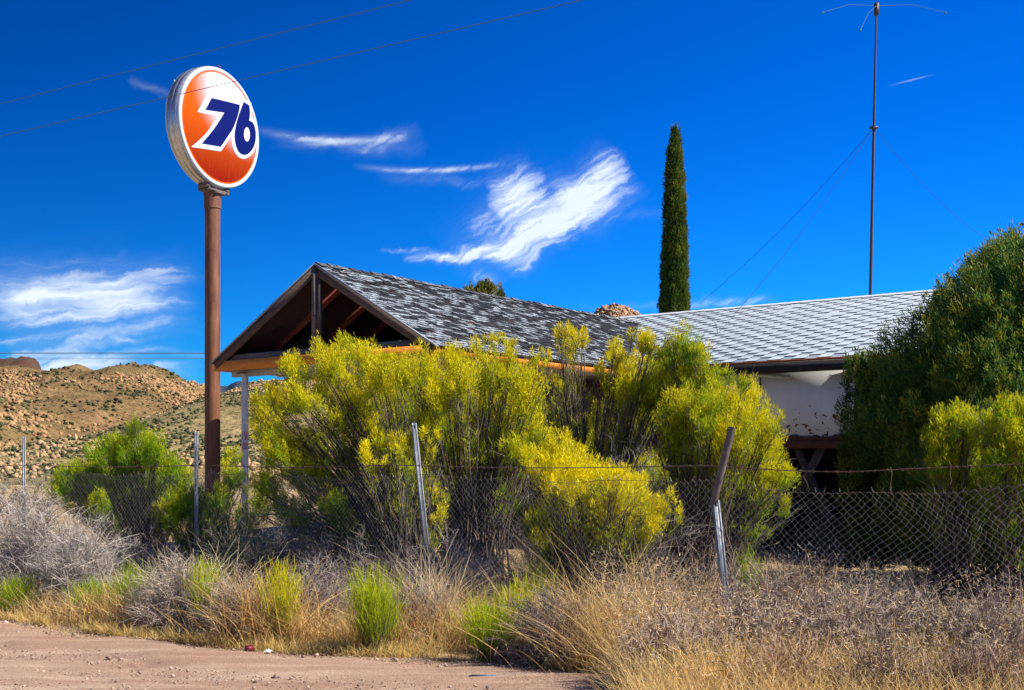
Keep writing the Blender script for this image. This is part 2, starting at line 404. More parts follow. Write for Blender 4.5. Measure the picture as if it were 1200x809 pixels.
M_blue = (lambda m: m.set((.0015, .005, .095), .45, 0, .12))(NT('numeral_blue'))
M_white = (lambda m: m.set(m.mix(m.noise(6), (.52, .55, .66), (.60, .62, .72)), .5, 0, .15))(NT('numeral_white'))

def soil():
    m = NT('desert_soil')
    n = m.noise(.6, 6, .6); n2 = m.noise(9, 6, .7); n3 = m.noise(.03, 4)
    c = m.mix(m.ramp(n, [(.35, 0.0), (.65, 1.0)]), (.34, .22, .12), (.46, .33, .17))
    c = m.mix(m.ramp(n2, [(.5, 0.0), (.7, .8)]), c, (.22, .15, .09))
    c = m.mix(m.ramp(n3, [(.4, 0.0), (.65, .6)]), c, (.42, .34, .16))
    m.bump(n2, .6, .05); return m.set(c, .95, spec=.1)
M_soil = soil()
def road():
    m = NT('pink_dirt_road')
    ax = m.mapping((.25, 2.2, 1), (0, 0, math.radians(12)))
    n = m.noise(.8, 6, .6); n2 = m.noise(55, 5, .75); nt = m.noise(2.2, 6, .65, ax)
    c = m.mix(m.ramp(n, [(.35, 0.0), (.65, 1.0)]), (.49, .325, .215), (.63, .455, .32))
    c = m.mix(m.ramp(nt, [(.42, .55), (.60, 0.0)]), c, (.34, .19, .125))
    c = m.mix(m.ramp(n2, [(.50, 0.0), (.62, .8)]), c, (.25, .155, .11))
    c = m.mix(m.ramp(m.noise(80, 3, .7), [(.66, 0.0), (.72, .6)]), c, (.66, .52, .44))
    m.bump(m.math('ADD', n2, m.math('MULTIPLY', nt, .8)), .8, .03); return m.set(c, .95, spec=.1)
M_road = road()
def hillmat(name, a, b, veg, dotscale):
    m = NT(name)
    n = m.noise(.03, 6, .6); n2 = m.noise(.4, 6, .65)
    c = m.mix(m.ramp(n2, [(.35, 0.0), (.65, 1.0)]), a, b)
    c = m.mix(m.ramp(n, [(.42, 0.0), (.60, .55)]), c, veg)
    c = m.mix(m.ramp(m.noise(1.1, 4, .7), [(.50, 0.0), (.60, .8)]), c, tuple(.6 * q for q in veg))
    m.bump(n2, .8, 1.2); return m.set(c, .95, spec=.05)
M_hill = hillmat('granite_hillside', (.16, .092, .04), (.31, .19, .088), (.12, .10, .04), .2)
M_hill2 = hillmat('brushy_hillside', (.28, .20, .09), (.42, .31, .15), (.12, .12, .045), .2)
M_mesa = hillmat('red_mesa_rock', (.06, .024, .018), (.12, .05, .035), (.10, .09, .05), .05)
M_farmesa = hillmat('far_mesa_haze_blue', (.035, .055, .09), (.05, .07, .10), (.03, .05, .06), .01)  # no haze is built: its blue is put into the rock colour
M_boulder = leafy('granite_boulders', 0, .9)
M_scrub = leafy('hill_scrub', 0, .9)
M_pebble = leafy('pebbles', 0, .9)

# ================================================================== SETTING
# ground sheet, finer near the camera
gx = np.unique(np.concatenate([np.linspace(-40, 40, 161), np.linspace(-400, 400, 101), np.linspace(-6000, 6000, 49)]))
gy = np.unique(np.concatenate([np.linspace(-20, 60, 161), np.linspace(-200, 700, 91), np.linspace(-1500, 9000, 43)]))
def gz(x, y):
    a = fbm(x * .35, y * .35, 3) - .5; far = np.clip((np.hypot(x, y - 10) - 20) / 60, 0, 1)
    return -.035 + a * .05 * (1 - far) + far * (fbm(x * .02, y * .02, 3) - .5) * 1.2
def build_grid(name, xs, ys, zf, mat, smooth=True):
    X, Y = np.meshgrid(xs, ys); Z = zf(X, Y)
    idx = np.arange(X.size).reshape(X.shape)
    f = np.stack([idx[:-1, :-1], idx[:-1, 1:], idx[1:, 1:], idx[1:, :-1]], -1).reshape(-1, 4)
    return npmesh(name, np.stack([X, Y, Z], -1).reshape(-1, 3), f, mat, smooth=smooth)
g = build_grid('ground', gx, gy, gz, M_soil); tag(g, kind='structure')

# road edge line: runs from back-left to front-right
RE = np.array([(-30, 28.5), (-5.66, 13.2), (-4.0, 11.9), (-2.0, 10.75), (-.77, 10.5), (.69, 9.75), (.95, 9.0), (3.0, 7.6), (20, -3)])
def road_edge(x): return np.interp(x, RE[:, 0], RE[:, 1])
xs = np.linspace(-30, 20, 501); vs = np.linspace(0, 1, 90) ** 1.6
X = np.repeat(xs[:, None], len(vs), 1)
edge = road_edge(xs) + (fbm(xs * 1.1, xs * 0, 5) - .5) * .9
Yr = edge[:, None] - vs[None] * 18
Zr = .012 + (fbm(X * 1.2, Yr * 1.2, 4) - .5) * .04 + (fbm(X * 7, Yr * 7, 4) - .5) * .018 - .10 * np.exp(-((vs[None] - 0) / .012) ** 2)
q = (edge[:, None] - Yr)
Zr = Zr + .02
for off, dep in ((1.35, .035), (1.62, .05), (1.8, .03), (3.0, .04), (3.25, .05), (2.3, .02)):
    Zr = Zr - dep * np.exp(-((q - off - .12 * np.sin(X * .3)) / .10) ** 2)
Zr = np.maximum(Zr, np.where(vs[None] < .001, -.09, .002))
idx = np.arange(X.size).reshape(X.shape)
f = np.stack([idx[:-1, :-1], idx[1:, :-1], idx[1:, 1:], idx[:-1, 1:]], -1).reshape(-1, 4)[:, ::-1]
rd = npmesh('dirt_road', np.stack([X, Yr, Zr], -1).reshape(-1, 3), f, M_road, smooth=True); tag(rd, kind='structure')

# icosahedron template
def ico():
    bm = bmesh.new(); bmesh.ops.create_icosphere(bm, subdivisions=1, radius=1)
    v = np.array([x.co[:] for x in bm.verts]); f = np.array([[q.index for q in p.verts] for p in bm.faces]); bm.free(); return v, f
IV, IF = ico()
def scatter_rocks(acc, P, Sz, cols, flat=(1, 1, .8), jit=.28):
    n = len(P); V = IV[None] * (1 + RNG.uniform(-jit, jit, (n, len(IV), 1)))
    a = RNG.uniform(0, 6.28, n); ca, sa = np.cos(a), np.sin(a)
    sc = Sz[:, None] * np.array(flat)[None] * RNG.uniform(.7, 1.3, (n, 3)); V = V * sc[:, None, :]
    V = np.stack([V[..., 0] * ca[:, None] - V[..., 1] * sa[:, None], V[..., 0] * sa[:, None] + V[..., 1] * ca[:, None], V[..., 2]], -1)
    V = V + P[:, None, :]
    f = (IF[None] + (np.arange(n) * len(IV))[:, None, None]).reshape(-1, 3)
    acc.add(V.reshape(-1, 3), f3=f, c=np.repeat(cols, len(IV), axis=0))

# hills: crest heights given along world X
def crest(tab, D):
    t = np.array(tab, float); return (t[:, 0] - 600) / F * D, EYE + (545 - t[:, 1]) / F * D
def hill(name, D, foot, tab, mat, rough, xr, step, nrow=110, lobes=1.0):
    cx, cz = crest(tab, D)
    def zf(X, Y):
        ch = np.interp(X, cx, cz)
        t = np.where(Y < D, (Y - foot) / (D - foot), 1 - (Y - D) / (D * .8)); t = np.clip(t, 0, 1)
        w = (fbm(X * .012 + 3, Y * .012, 4) - .5) * .35 * t * (1 - t) * 4
        base = ch * np.clip(t + w, 0, 1.0) ** 1.25
        r = (fbm(X / 22, Y / 22, 5) - .5) * rough * np.clip(t * 4, 0, 1) + (fbm(X / 5, Y / 5, 4) - .5) * rough * .35 * np.clip(t * 4, 0, 1)
        return base + r - (1 - np.clip(t * 30, 0, 1)) * 2.5
    xs = np.arange(xr[0], xr[1], step); ys = np.concatenate([np.linspace(foot, D, nrow), np.linspace(D * 1.01, D * 1.8, 25)])
    o = build_grid(name, xs, ys, zf, mat, smooth=False); tag(o, kind='structure')
    return zf
h1 = [(-900, 470), (-500, 445), (-100, 436), (30, 434), (65, 441), (92, 437), (120, 440), (135, 433), (155, 428), (178, 433), (200, 438), (220, 446), (243, 450), (262, 462), (300, 480), (420, 500), (600, 540)]
h2 = [(-700, 545), (40, 545), (100, 528), (170, 508), (215, 488), (250, 470), (283, 456), (330, 444), (420, 438), (520, 455), (600, 500), (700, 545)]
h3 = [(560, 540), (640, 430), (680, 392), (700, 372), (710, 366), (718, 361), (726, 362), (738, 367), (748, 373), (775, 390), (900, 440), (1100, 500), (1300, 545)]
z1 = hill('hills', 430, 110, h1, M_hill, 10, (-480, 30), 1.6)
z2 = hill('hills', 260, 95, h2, M_hill2, 3.5, (-150, 30), 1.3)
z3 = hill('hills', 330, 150, h3, M_hill, 6, (-20, 160), 2.0)
def mesa(name, D, tab, drop, mat, xr):
    cx, cz = crest(tab, D); xs = np.linspace(xr[0], xr[1], 160); top = np.interp(xs, cx, cz) + (fbm(xs / 30, xs * 0, 4) - .5) * D * .004 + (fbm(xs / 3, xs * 0 + 2, 3) - .5) * D * .004
    A = Acc(); rows = []
    for dy_, dz_ in ((-D * .10, -drop * 2.6), (-D * .02, -drop), (0 - D * .015, -drop * .95), (0, 0), (D * .012, 0), (D * .03, -drop * 2.6)):
        rows.append(np.stack([xs + (fbm(xs / 25, xs * 0 + dy_, 3) - .5) * 4, D + dy_ + (fbm(xs / 30, xs * 0 + 7, 4) - .5) * D * .02, np.maximum(top + dz_, -5)], -1))
    P = np.stack(rows); idx = np.arange(P.shape[0] * P.shape[1]).reshape(P.shape[:2])
    f = np.stack([idx[:-1, :-1], idx[:-1, 1:], idx[1:, 1:], idx[1:, :-1]], -1).reshape(-1, 4)
    tag(npmesh(name, P.reshape(-1, 3), f, mat), kind='structure')
mesa('hills', 1500, [(-700, 440), (-300, 425), (0, 421), (20, 419), (36, 420), (40, 424), (43, 436), (62, 444), (80, 455), (200, 540)], 12, M_mesa, (-1300, -430))
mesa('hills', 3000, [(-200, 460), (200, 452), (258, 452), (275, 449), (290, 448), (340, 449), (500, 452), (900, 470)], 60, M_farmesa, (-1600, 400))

def hill_cover(zf, D, foot, xr, nrock, nveg, rs, vs_, rockw):
    R = Acc(); V = Acc()
    x = RNG.uniform(xr[0], xr[1], nrock * 3); y = foot + (D * 1.05 - foot) * RNG.random(nrock * 3) ** .8
    dens = fbm(x / 30, y / 30, 4); k = np.argsort(-(dens * 3 + RNG.random(len(x))))[:nrock]; x, y = x[k], y[k]
    z = zf(x, y); s = rs * np.minimum(RNG.lognormal(0, .45, nrock), 2.6)
    c = np.array(rockw)[None] * RNG.uniform(.65, 1.15, (nrock, 1)) * RNG.uniform(.93, 1.07, (nrock, 3))
    scatter_rocks(R, np.stack([x, y, z + s * .2], -1), s, c, (1, 1, .95), .32)
    x = RNG.uniform(xr[0], xr[1], nveg * 3); y = foot + (D * 1.02 - foot) * RNG.random(nveg * 3) ** .8
    k = np.argsort(-(fbm(x / 18 + 50, y / 18, 4) * 3 + RNG.random(len(x))))[:nveg]; x, y = x[k], y[k]
    z = zf(x, y); s = vs_ * np.minimum(RNG.lognormal(0, .4, nveg), 1.7)
    c = np.array((.065, .07, .028))[None] * RNG.uniform(.5, 1.5, (nveg, 1)) * np.array((1, 1, 1))
    scatter_rocks(V, np.stack([x, y, z + s * .3], -1), s, c, (1.15, 1.15, .8), .35)
    return R, V
R1, V1 = hill_cover(z1, 430, 130, (-265, -40), 62000, 11000, .33, .32, (.37, .225, .105))
R2, V2 = hill_cover(z2, 260, 100, (-115, 10), 18000, 18000, .17, .19, (.42, .28, .14))
R3, V3 = hill_cover(z3, 330, 200, (8, 55), 6000, 500, .30, .3, (.42, .26, .15))
for R, V in ((R1, V1), (R2, V2), (R3, V3)):
    tag(R.build('boulders', M_boulder), 'tan granite boulders strewn over the rocky desert hillside', 'boulders', kind='stuff')
    tag(V.build('scrub', M_scrub), 'dark green desert scrub dotted between boulders on the hillside', 'scrub', kind='stuff')
# flat land scrub between the yard and the hills
FL = Acc(); n = 5200
x = RNG.uniform(-110, 60, n); y = 30 + 120 * RNG.random(n) ** .7
s = .42 * RNG.lognormal(0, .35, n); k = (fbm(x / 12, y / 12, 3) > .38); x, y, s = x[k], y[k], s[k]
mixv = RNG.random((len(x), 1)); c = np.array((.20, .17, .15))[None] * (1 - mixv) + np.array((.26, .20, .09))[None] * mixv; c = c * RNG.uniform(.6, 1.3, (len(x), 1))
nb = 22
P = np.repeat(np.stack([x, y, x * 0], -1), nb, 0); ss = np.repeat(s, nb)
P[:, 2] = gz(P[:, 0], P[:, 1])
dr = RNG.normal(size=P.shape); dr[:, 2] = np.abs(dr[:, 2]) + .5
FL.blades(P + RNG.normal(size=P.shape) * (ss * .3)[:, None] * np.array((1, 1, .1)), dr, ss * RNG.uniform(.8, 1.6, len(ss)), ss * .10, np.repeat(c, nb, 0), .2, 1)
tag(FL.build('brush', M_twig), 'grey and straw coloured low brush covering the flat land before the hills', 'brush', kind='stuff')

# ================================================================== CANOPY (local: x = along gable to the right, y = back along the eave)
TH = math.radians(-37)
C0 = (-1.27, 19.7)
FW, EZ0, EZ1, AP = 5.6, 3.50, 3.70, 5.30      # gable width, fascia bottom / top, apex
can = empty('fuel_canopy', (C0[0], C0[1], 0), TH)
tag(can, 'old open gabled canopy roof with orange fascia boards and dark peeling shingles', 'canopy')
A = Acc(); A.box(-FW, 0, -.02, .02, EZ0, EZ1 - .01); o = A.build('gable_fascia', M_orange, can, cols=False)
A = Acc(); A.box(-.02, .02, .023, 6.7, EZ0 + .01, EZ1 - .02); o = A.build('eave_fascia', M_orange, can, cols=False); o['label'] = 'bright sunlit orange eave board fading to white at its far end'
A = Acc(); A.box(-FW - .02, -FW + .02, .023, 6.7, EZ0 + .01, EZ1 - .02); A.build('eave_fascia', M_orange, can, cols=False)
A = Acc()
for a, b in ((-5.35, -2.9), (-2.72, -1.4), (-1.39, -.3)): A.box(a, b, .06, .10, EZ1 - .03, EZ1 + .11 + RNG.uniform(-.01, .01))
A.build('bottom_chord', M_greyboard, can, cols=False)
A = Acc(); A.box(-2.87, -2.78, -.045, .055, EZ1 - .02, AP - .06); A.build('king_post', M_greyboard, can, cols=False)
A = Acc(); A.bar((-2.72, .01, EZ1 - .13), (-2.73, .01, AP - .10), .06, .09, up=(1, 0, 0)); A.build('king_post', M_rake, can, cols=False)
slope = math.atan2(AP - EZ1, FW / 2)
# rakes (structural barge boards) and metal drip edges
for sgn in (-1, 1):
    ex = -FW if sgn < 0 else 0.0
    a = Vector((ex, .0, EZ1 - .02)); b = Vector((-FW / 2, .0, AP - .02)); dd = (b - a).normalized(); nn = Vector((-dd.z, 0, dd.x)) * (1 if dd.x > 0 else -1)
    A = Acc(); A.bar(a - nn * .085, b - nn * .085, .05, .15, up=nn); A.build('barge_board', M_rake, can, cols=False)
    A = Acc(); A.bar(a - dd * .10 + nn * .012 + Vector((0, -.035, 0)), b + nn * .012 + Vector((0, -.035, 0)), .035, .03, up=nn); A.build('drip_edge', M_greymetal, can, cols=False)
    # deck
    A = Acc(); A.bar(a - dd * .06 + Vector((0, 6.05, 0)) - nn * .001, b + Vector((0, 6.05, 0)) - nn * .001, 12.1 if sgn > 0 else 12.1, .024, up=nn)
    A.build('roof_deck', M_sheath, can, cols=False)
    A = Acc()
    for k in range(1, 7):
        t = k * 1.0
        A.bar(a + dd * .12 + Vector((0, t, 0)) - nn * .085, b - dd * .03 + Vector((0, t, 0)) - nn * .085, .05, .13, up=nn)
    # each rafter its own part
    for k in range(1, 12):
        if k > 6 and sgn > 0: break
        t = k * 1.0 - .05; A = Acc()
        A.bar(a + dd * .12 + Vector((0, t, 0)) - nn * .088, b - dd * .03 + Vector((0, t, 0)) - nn * .088, .05, .13, up=nn); A.build('rafter', M_rafter, can, cols=False)
A = Acc(); A.box(-FW + .03, -.03, .03, 6.7, EZ0 + .03, EZ0 + .045); A.build('ceiling', M_soffit, can, cols=False)
A = Acc(); A.box(-FW + .2, -.2, .25, .37, EZ0 - .10, EZ0 + .025); A.build('header_beam', M_soffit, can, cols=False)
A = Acc(); A.box(-FW / 2 - .03, -FW / 2 + .03, .03, 11.2, AP - .22, AP - .06); A.build('ridge_board', M_rafter, can, cols=False)
# shingle coat
def shingles(side_to_pt, L, T, course, tabw, gap, colf, thick=.010, curl=.022, miss=.025, period=None, offs=.5):
    """side_to_pt(l, t, h) local point: l up-slope distance from eave, t along the eave, h off the surface"""
    A = Acc(); rows = int(L / course) + 1
    for r in range(rows):
        l0 = r * course; l1 = min(l0 + course * 1.25, L); per = period or (tabw + gap)
        t = -(r % 2) * per * offs - .02
        while t < T:
            t0, t1 = max(t, 0), min(t + tabw, T); t += per
            if t1 - t0 < .04 or random.random() < miss: continue
            j = random.uniform(-.012, .012); h0 = thick + random.random() ** 3 * curl; h1 = thick + random.random() ** 3 * curl
            top = [side_to_pt(l0 + j, t0, h0 + .004), side_to_pt(l0 + j, t1, h1 + .004), side_to_pt(l1, t1, .004), side_to_pt(l1, t0, .004)]
            bot = [side_to_pt(l0 + j, t0, 0), side_to_pt(l0 + j, t1, 0)]
            c = colf(l0, (t0 + t1) / 2)
            A.add(top, f4=[[0, 1, 2, 3]], c=c)
            A.add([top[0], top[1], bot[1], bot[0]], f4=[[0, 3, 2, 1]], c=(.03, .03, .034))
            A.add([top[0], bot[0], top[3]], f3=[[0, 1, 2]], c=(.03, .03, .034)); A.add([top[1], bot[1], top[2]], f3=[[0, 1, 2]], c=(.03, .03, .034))
    return A
SL = math.hypot(FW / 2, AP - EZ1) + .06
cs, sn = math.cos(slope), math.sin(slope)
def canopy_pt(sgn):
    def fpt(l, t, h):
        l2 = l - .06
        x = (-l2 * cs + h * sn) if sgn > 0 else (-FW + l2 * cs - h * sn)
        return (x, t, EZ1 - .02 + l2 * sn + h * cs + .012)
    return fpt
def oldcol(l, t):
    p = .62 - .040 * t + .26 * (float(fbm(np.array([t * .9]), np.array([l * 1.6]), 3)[0]) - .5) + (.4 if l < .25 else 0)
    if random.random() < p: v = random.uniform(.24, .50); return (v * .84, v * .95, v * 1.02)
    v = random.uniform(.012, .045); return (v, v, v * 1.15)
A = shingles(canopy_pt(1), SL, 12.0, .108, .21, .012, oldcol); o = A.build('shingles', M_sh_old, can)
A = shingles(canopy_pt(-1), SL, 12.0, .108, .21, .012, oldcol); o = A.build('shingles', M_sh_old, can)
# ragged ridge
A = Acc()
t = 0
while t < 11.6:
    l = random.uniform(.18, .34); h = random.uniform(0, .03)
    for sg in (-1, 1):
        w_ = random.uniform(.10, .15)
        v = [(-FW / 2, t, AP + .03 + h), (-FW / 2, t + l, AP + .02 + h * .5), (-FW / 2 + sg * w_ * cs, t + l, AP + .03 - w_ * sn), (-FW / 2 + sg * w_ * cs, t, AP + .035 - w_ * sn)]
        q = random.uniform(.03, .3); A.add(v, f4=[[0, 1, 2, 3]], c=(q, q, q * 1.05))
    t += l * random.uniform(.95, 1.1)
A.build('ridge_cap', M_sh_old, can)
# posts
def tube(acc, a, b, r0, r1=None, sides=14, c=None, cap=True):
    r1 = r0 if r1 is None else r1
    acc.tubes(np.array([[a, b]], float), np.array([[r0, r1]]), sides, c, cap)
for (px_, t_) in ((287, .30), (547, 1.4)):
    # solve s for the pixel column
    k = (px_ - 600) / F; ss, cc_ = math.sin(TH), math.cos(TH)
    s_ = (k * (C0[1] + cc_ * t_) - (C0[0] - ss * t_)) / (cc_ - k * ss)
    A = Acc(); tube(A, (s_, t_, -.05), (s_, t_, EZ0 - .02), .065, sides=20)
    pst = A.build('post', M_wpost, can, smooth=False, cols=False)
    A = Acc(); A.box(s_ - .11, s_ + .11, t_ - .11, t_ + .11, EZ0 - .05, EZ0 - .02); A.build('cap_plate', M_rustpost, pst, cols=False)
    if px_ == 287:
        D_ = C0[1] + ss * s_ + cc_ * t_; A = Acc()
        # faded red upright lettering: short strokes on the camera side of the post
        ang0 = math.atan2(-1, .24) - TH
        def stroke(a0, z0, a1, z1, w=.016):
            for i in range(6):
                u0, u1 = i / 6, (i + 1) / 6
                pts = []
                for (u, zz) in ((u0, 0), (u1, 0)):
                    aa = ang0 + (a0 + (a1 - a0) * u) ; z_ = z0 + (z1 - z0) * u
                    pts.append((aa, z_))
                (aa, za), (ab, zb) = pts; rr = .067
                if abs(z1 - z0) > .001:
                    dw = w / rr / 2; v = [(s_ + rr * math.cos(aa - dw), t_ + rr * math.sin(aa - dw), za), (s_ + rr * math.cos(aa + dw), t_ + rr * math.sin(aa + dw), za), (s_ + rr * math.cos(ab + dw), t_ + rr * math.sin(ab + dw), zb), (s_ + rr * math.cos(ab - dw), t_ + rr * math.sin(ab - dw), zb)]
                else: v = [(s_ + rr * math.cos(aa), t_ + rr * math.sin(aa), za - w / 2), (s_ + rr * math.cos(ab), t_ + rr * math.sin(ab), za - w / 2), (s_ + rr * math.cos(ab), t_ + rr * math.sin(ab), za + w / 2), (s_ + rr * math.cos(aa), t_ + rr * math.sin(aa), za + w / 2)]
                A.add(v, f4=[[0, 1, 2, 3]])
        zt = zof(507, D_)
        def glyph(strokes):
            global A
            A = Acc()
            for q in strokes: stroke(*q)
            A.build('painted_letter', M_redpaint, pst, cols=False)
        w2 = .14
        glyph([(-.75, zt, -.75, zt - w2)])
        glyph([(-.2, zt, .12, zt), (-.2, zt, -.2, zt - .07), (-.2, zt - .07, .12, zt - .07), (.12, zt - .07, .12, zt - w2), (-.2, zt - w2, .12, zt - w2)])
        glyph([(.4, zt, .4, zt - w2), (.4, zt, .75, zt), (.4, zt - .07, .75, zt - .07), (.4, zt - w2, .75, zt - w2)])
        zt -= .20
        glyph([(-.6, zt, -.6, zt - .13), (-.15, zt, -.15, zt - .13), (-.6, zt, -.15, zt)])
        glyph([(.15, zt, .15, zt - .13), (.6, zt, .6, zt - .13), (.15, zt, .6, zt), (.15, zt - .065, .6, zt - .065)])

# ================================================================== BUILDING
bld = empty('station_building', (C0[0], C0[1], 0), TH)
tag(bld, 'long low white stucco building with white shingle roof and open dark garage bay', 'building')
T0, TW, TR, TB = 6.3, 6.9, 12.1, 17.9; RZ = 5.60; S0, S1 = -7.5, 9.5
OA, OB, OZ = 1.0, 5.4, 2.02
# front wall around the opening
A = Acc();  A.box(OA, OB, TW, TW + .2, OZ + .18, 3.85); A.box(OB, S1 - .5, TW, TW + .2, -.1, 3.85)
A.build('front_wall', M_wall, bld, cols=False)
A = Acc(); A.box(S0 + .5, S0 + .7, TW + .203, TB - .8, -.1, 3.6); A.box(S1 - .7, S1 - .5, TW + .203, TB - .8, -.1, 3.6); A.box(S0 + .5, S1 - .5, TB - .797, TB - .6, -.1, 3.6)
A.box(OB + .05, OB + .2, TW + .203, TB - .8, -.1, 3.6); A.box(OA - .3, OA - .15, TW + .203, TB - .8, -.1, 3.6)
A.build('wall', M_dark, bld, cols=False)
for x_ in (S0 + .5, S1 - .7):        # gable triangles
    A = Acc(); v = [(x_, TW, 3.6), (x_, TB - .6, 3.6), (x_, TR, RZ - .045), (x_ + .2, TW, 3.6), (x_ + .2, TB - .6, 3.6), (x_ + .2, TR, RZ - .045)]
    A.add(v, f3=[[0, 2, 1], [3, 4, 5]], f4=[[0, 3, 5, 2], [1, 2, 5, 4]]); A.build('gable_wall', M_wall, bld, cols=False)
A = Acc(); A.box(OA - .1, OB + .1, TW - .03, TW + .12, OZ, OZ + .175); A.build('lintel_beam', M_beam, bld, cols=False)
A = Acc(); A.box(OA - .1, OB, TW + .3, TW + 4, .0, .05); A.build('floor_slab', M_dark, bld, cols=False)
A = Acc(); A.box(S0 + .5, OA - .003, TW + .02, TW + .18, -.1, .9); A.box(S0 + .5, OA - .003, TW + .02, TW + .18, 2.5, 3.85)
A.build('lower_wall', M_rake, bld, cols=False)
for k_ in range(6):
    x_ = S0 + .5 + k_ * 1.33; w_ = 1.327
    A = Acc(); A.box(x_, x_ + .08, TW + .02, TW + .12, .903, 2.497); A.box(x_ + w_ - .08, x_ + w_, TW + .02, TW + .12, .903, 2.497)
    A.box(x_ + .083, x_ + w_ - .083, TW + .02, TW + .12, .903, .98); A.box(x_ + .083, x_ + w_ - .083, TW + .02, TW + .12, 2.42, 2.497)
    wf = A.build('window', M_greyboard, bld, cols=False); A = Acc(); A.box(x_ + .083, x_ + w_ - .083, TW + .06, TW + .08, .983, 2.417); A.build('boarded_pane', M_sheath, wf, cols=False)
# rusty ragged plaster edge above the beam
A = Acc(); xx = OA - .1
while xx < OB + .1:
    w_ = random.uniform(.05, .16); h_ = .02 + .06 * float(vnoise(np.array([xx * 3.1]), np.array([.3]))[0]) + random.uniform(0, .03)
    A.box(xx, xx + w_, TW - .034, TW - .004, OZ + .17, OZ + .17 + h_); xx += w_
A.build('broken_plaster_edge', M_beam, bld, cols=False)
# loose boards in the opening
def local_of(px, py, t, off=0.0):
    k = (px - 600) / F; ss, cc_ = math.sin(TH), math.cos(TH)
    s_ = (k * (C0[1] + cc_ * t) - (C0[0] - ss * t)) / (cc_ - k * ss)
    D_ = C0[1] + ss * s_ + cc_ * t
    return Vector((s_, t, zof(py, D_)))
A = Acc(); A.bar(local_of(930, 515, TW + .18), local_of(972, 612, TW + .18), .04, .16, up=(1, 0, .3)); A.build('loose_board', M_darkplank, bld, cols=False)
A = Acc(); A.bar(local_of(968, 516, TW + .10), local_of(936, 578, TW + .10), .04, .17, up=(1, 0, .3)); A.build('loose_board', M_darkplank, bld, cols=False)
# eave fascia + rusty drip line
A = Acc(); A.box(S0, S1, T0 + .02, T0 + .06, 3.47, 3.655); A.build('fascia', M_darkboard, bld, cols=False)
A = Acc(); A.box(S0, S1, T0 - .005, T0 + .055, 3.66, 3.70); A.build('drip_edge', M_rustdrip, bld, cols=False)
A = Acc(); A.box(S0, S1, T0 + .063, TW - .003, 3.50, 3.655); A.build('soffit', M_darkboard, bld, cols=False)
A = Acc(); A.bar(local_of(836, 440, TW - .12), local_of(858, 437, TW - .2), .05, .05); A.bar(local_of(858, 437.5, TW - .2), local_of(926, 442.5, TW - .25), .06, .075)
g_ = A.build('hanging_trim', M_trim, bld, cols=False); g_['label'] = 'loose white trim strip hanging from the eave'
A = Acc(); tube(A, local_of(891, 441, TW - .1), local_of(891, 462, TW - .1), .014, sides=8); A.build('vent_pipe', M_darkboard, bld, cols=False)
# roof decks
b_sl = math.atan2(RZ - 3.70, TR - T0); bc, bs = math.cos(b_sl), math.sin(b_sl); BL = math.hypot(RZ - 3.70, TR - T0)
A = Acc()
for sg, tt in ((1, T0), (-1, TB)):
    n_ = 0
    a = (0, tt); v = []
    for x_ in (S0, S1):
        for (l, h) in ((0, 0), (BL, 0), (0, -.03), (BL, -.03)):
            v.append((x_, tt + sg * (l * bc), 3.70 + l * bs + h))
    A.add(v, f4=[[0, 4, 5, 1], [2, 3, 7, 6], [0, 2, 6, 4], [0, 1, 3, 2], [4, 6, 7, 5]], c=(.48, .53, .55))
rf = A.build('roof', M_sh_white, bld)
def bpt(sg, tt):
    return lambda l, t, h: (S0 + t, tt + sg * ((l - .0) * bc - h * bs), 3.70 + (l) * bs + h * bc + .003)
def whitecol(l, t):
    v = random.uniform(.50, .62); return (v * .82, v * .95, v)
for sg, tt in ((1, T0), (-1, TB)):
    A = shingles(bpt(sg, tt), BL, S1 - S0, .235, .265, .235, whitecol, thick=.011, curl=.003, miss=0.01, period=.50, offs=.5)
    A.build('shingles', M_sh_white, rf)
A = Acc(); t = 0
while t < S1 - S0:
    w_ = .3
    for sg in (-1, 1):
        A.add([(S0 + t, TR, RZ + .035), (S0 + t + w_, TR, RZ + .03), (S0 + t + w_, TR + sg * .14, RZ - .02), (S0 + t, TR + sg * .14, RZ - .02)], f4=[[0, 1, 2, 3]], c=(.7, .72, .74))
    t += w_
A.build('ridge_cap', M_sh_white, rf)

# ================================================================== SIGN
SD = 24.6
sgn_pole_x = (249 - 600) / F * SD
na = math.radians(-27.5); nrm = np.array([math.cos(na), math.sin(na), 0]); tv = np.array([-math.sin(na), math.cos(na), 0])
# centre of the face plane from the photograph
cz = zof(151.3, SD); R = 1.225
sign = empty('gas_station_sign', (sgn_pole_x, SD, 0)); tag(sign, 'tall round orange and white sign with blue 76 on a rusty brown pole', 'sign')
TD = .34                        # depth of the can
rz = math.atan2(tv[1], tv[0])   # local x = along face, local -y = normal
fc = np.array([0.03, 0, cz]) + nrm * TD / 2
face_root = Matrix.Translation(Vector(fc)) @ Matrix.Rotation(rz, 4, 'Z')
def ring_pts(r, y, n=96): return [(r * math.cos(2 * math.pi * i / n), y, r * math.sin(2 * math.pi * i / n)) for i in range(n)]
def lathe(profile, name, mat, parent, M, n=96, smooth=True):
    A = Acc(); P = np.array([ring_pts(r, y, n) for r, y in profile]); idx = np.arange(P.shape[0] * n).reshape(-1, n); nx = np.roll(idx, -1, 1)
    f = np.stack([idx[:-1], idx[1:], nx[1:], nx[:-1]], -1).reshape(-1, 4); A.add(P.reshape(-1, 3), f4=f)
    o = A.build(name, mat, parent, smooth, cols=False); o.matrix_local = M; return o
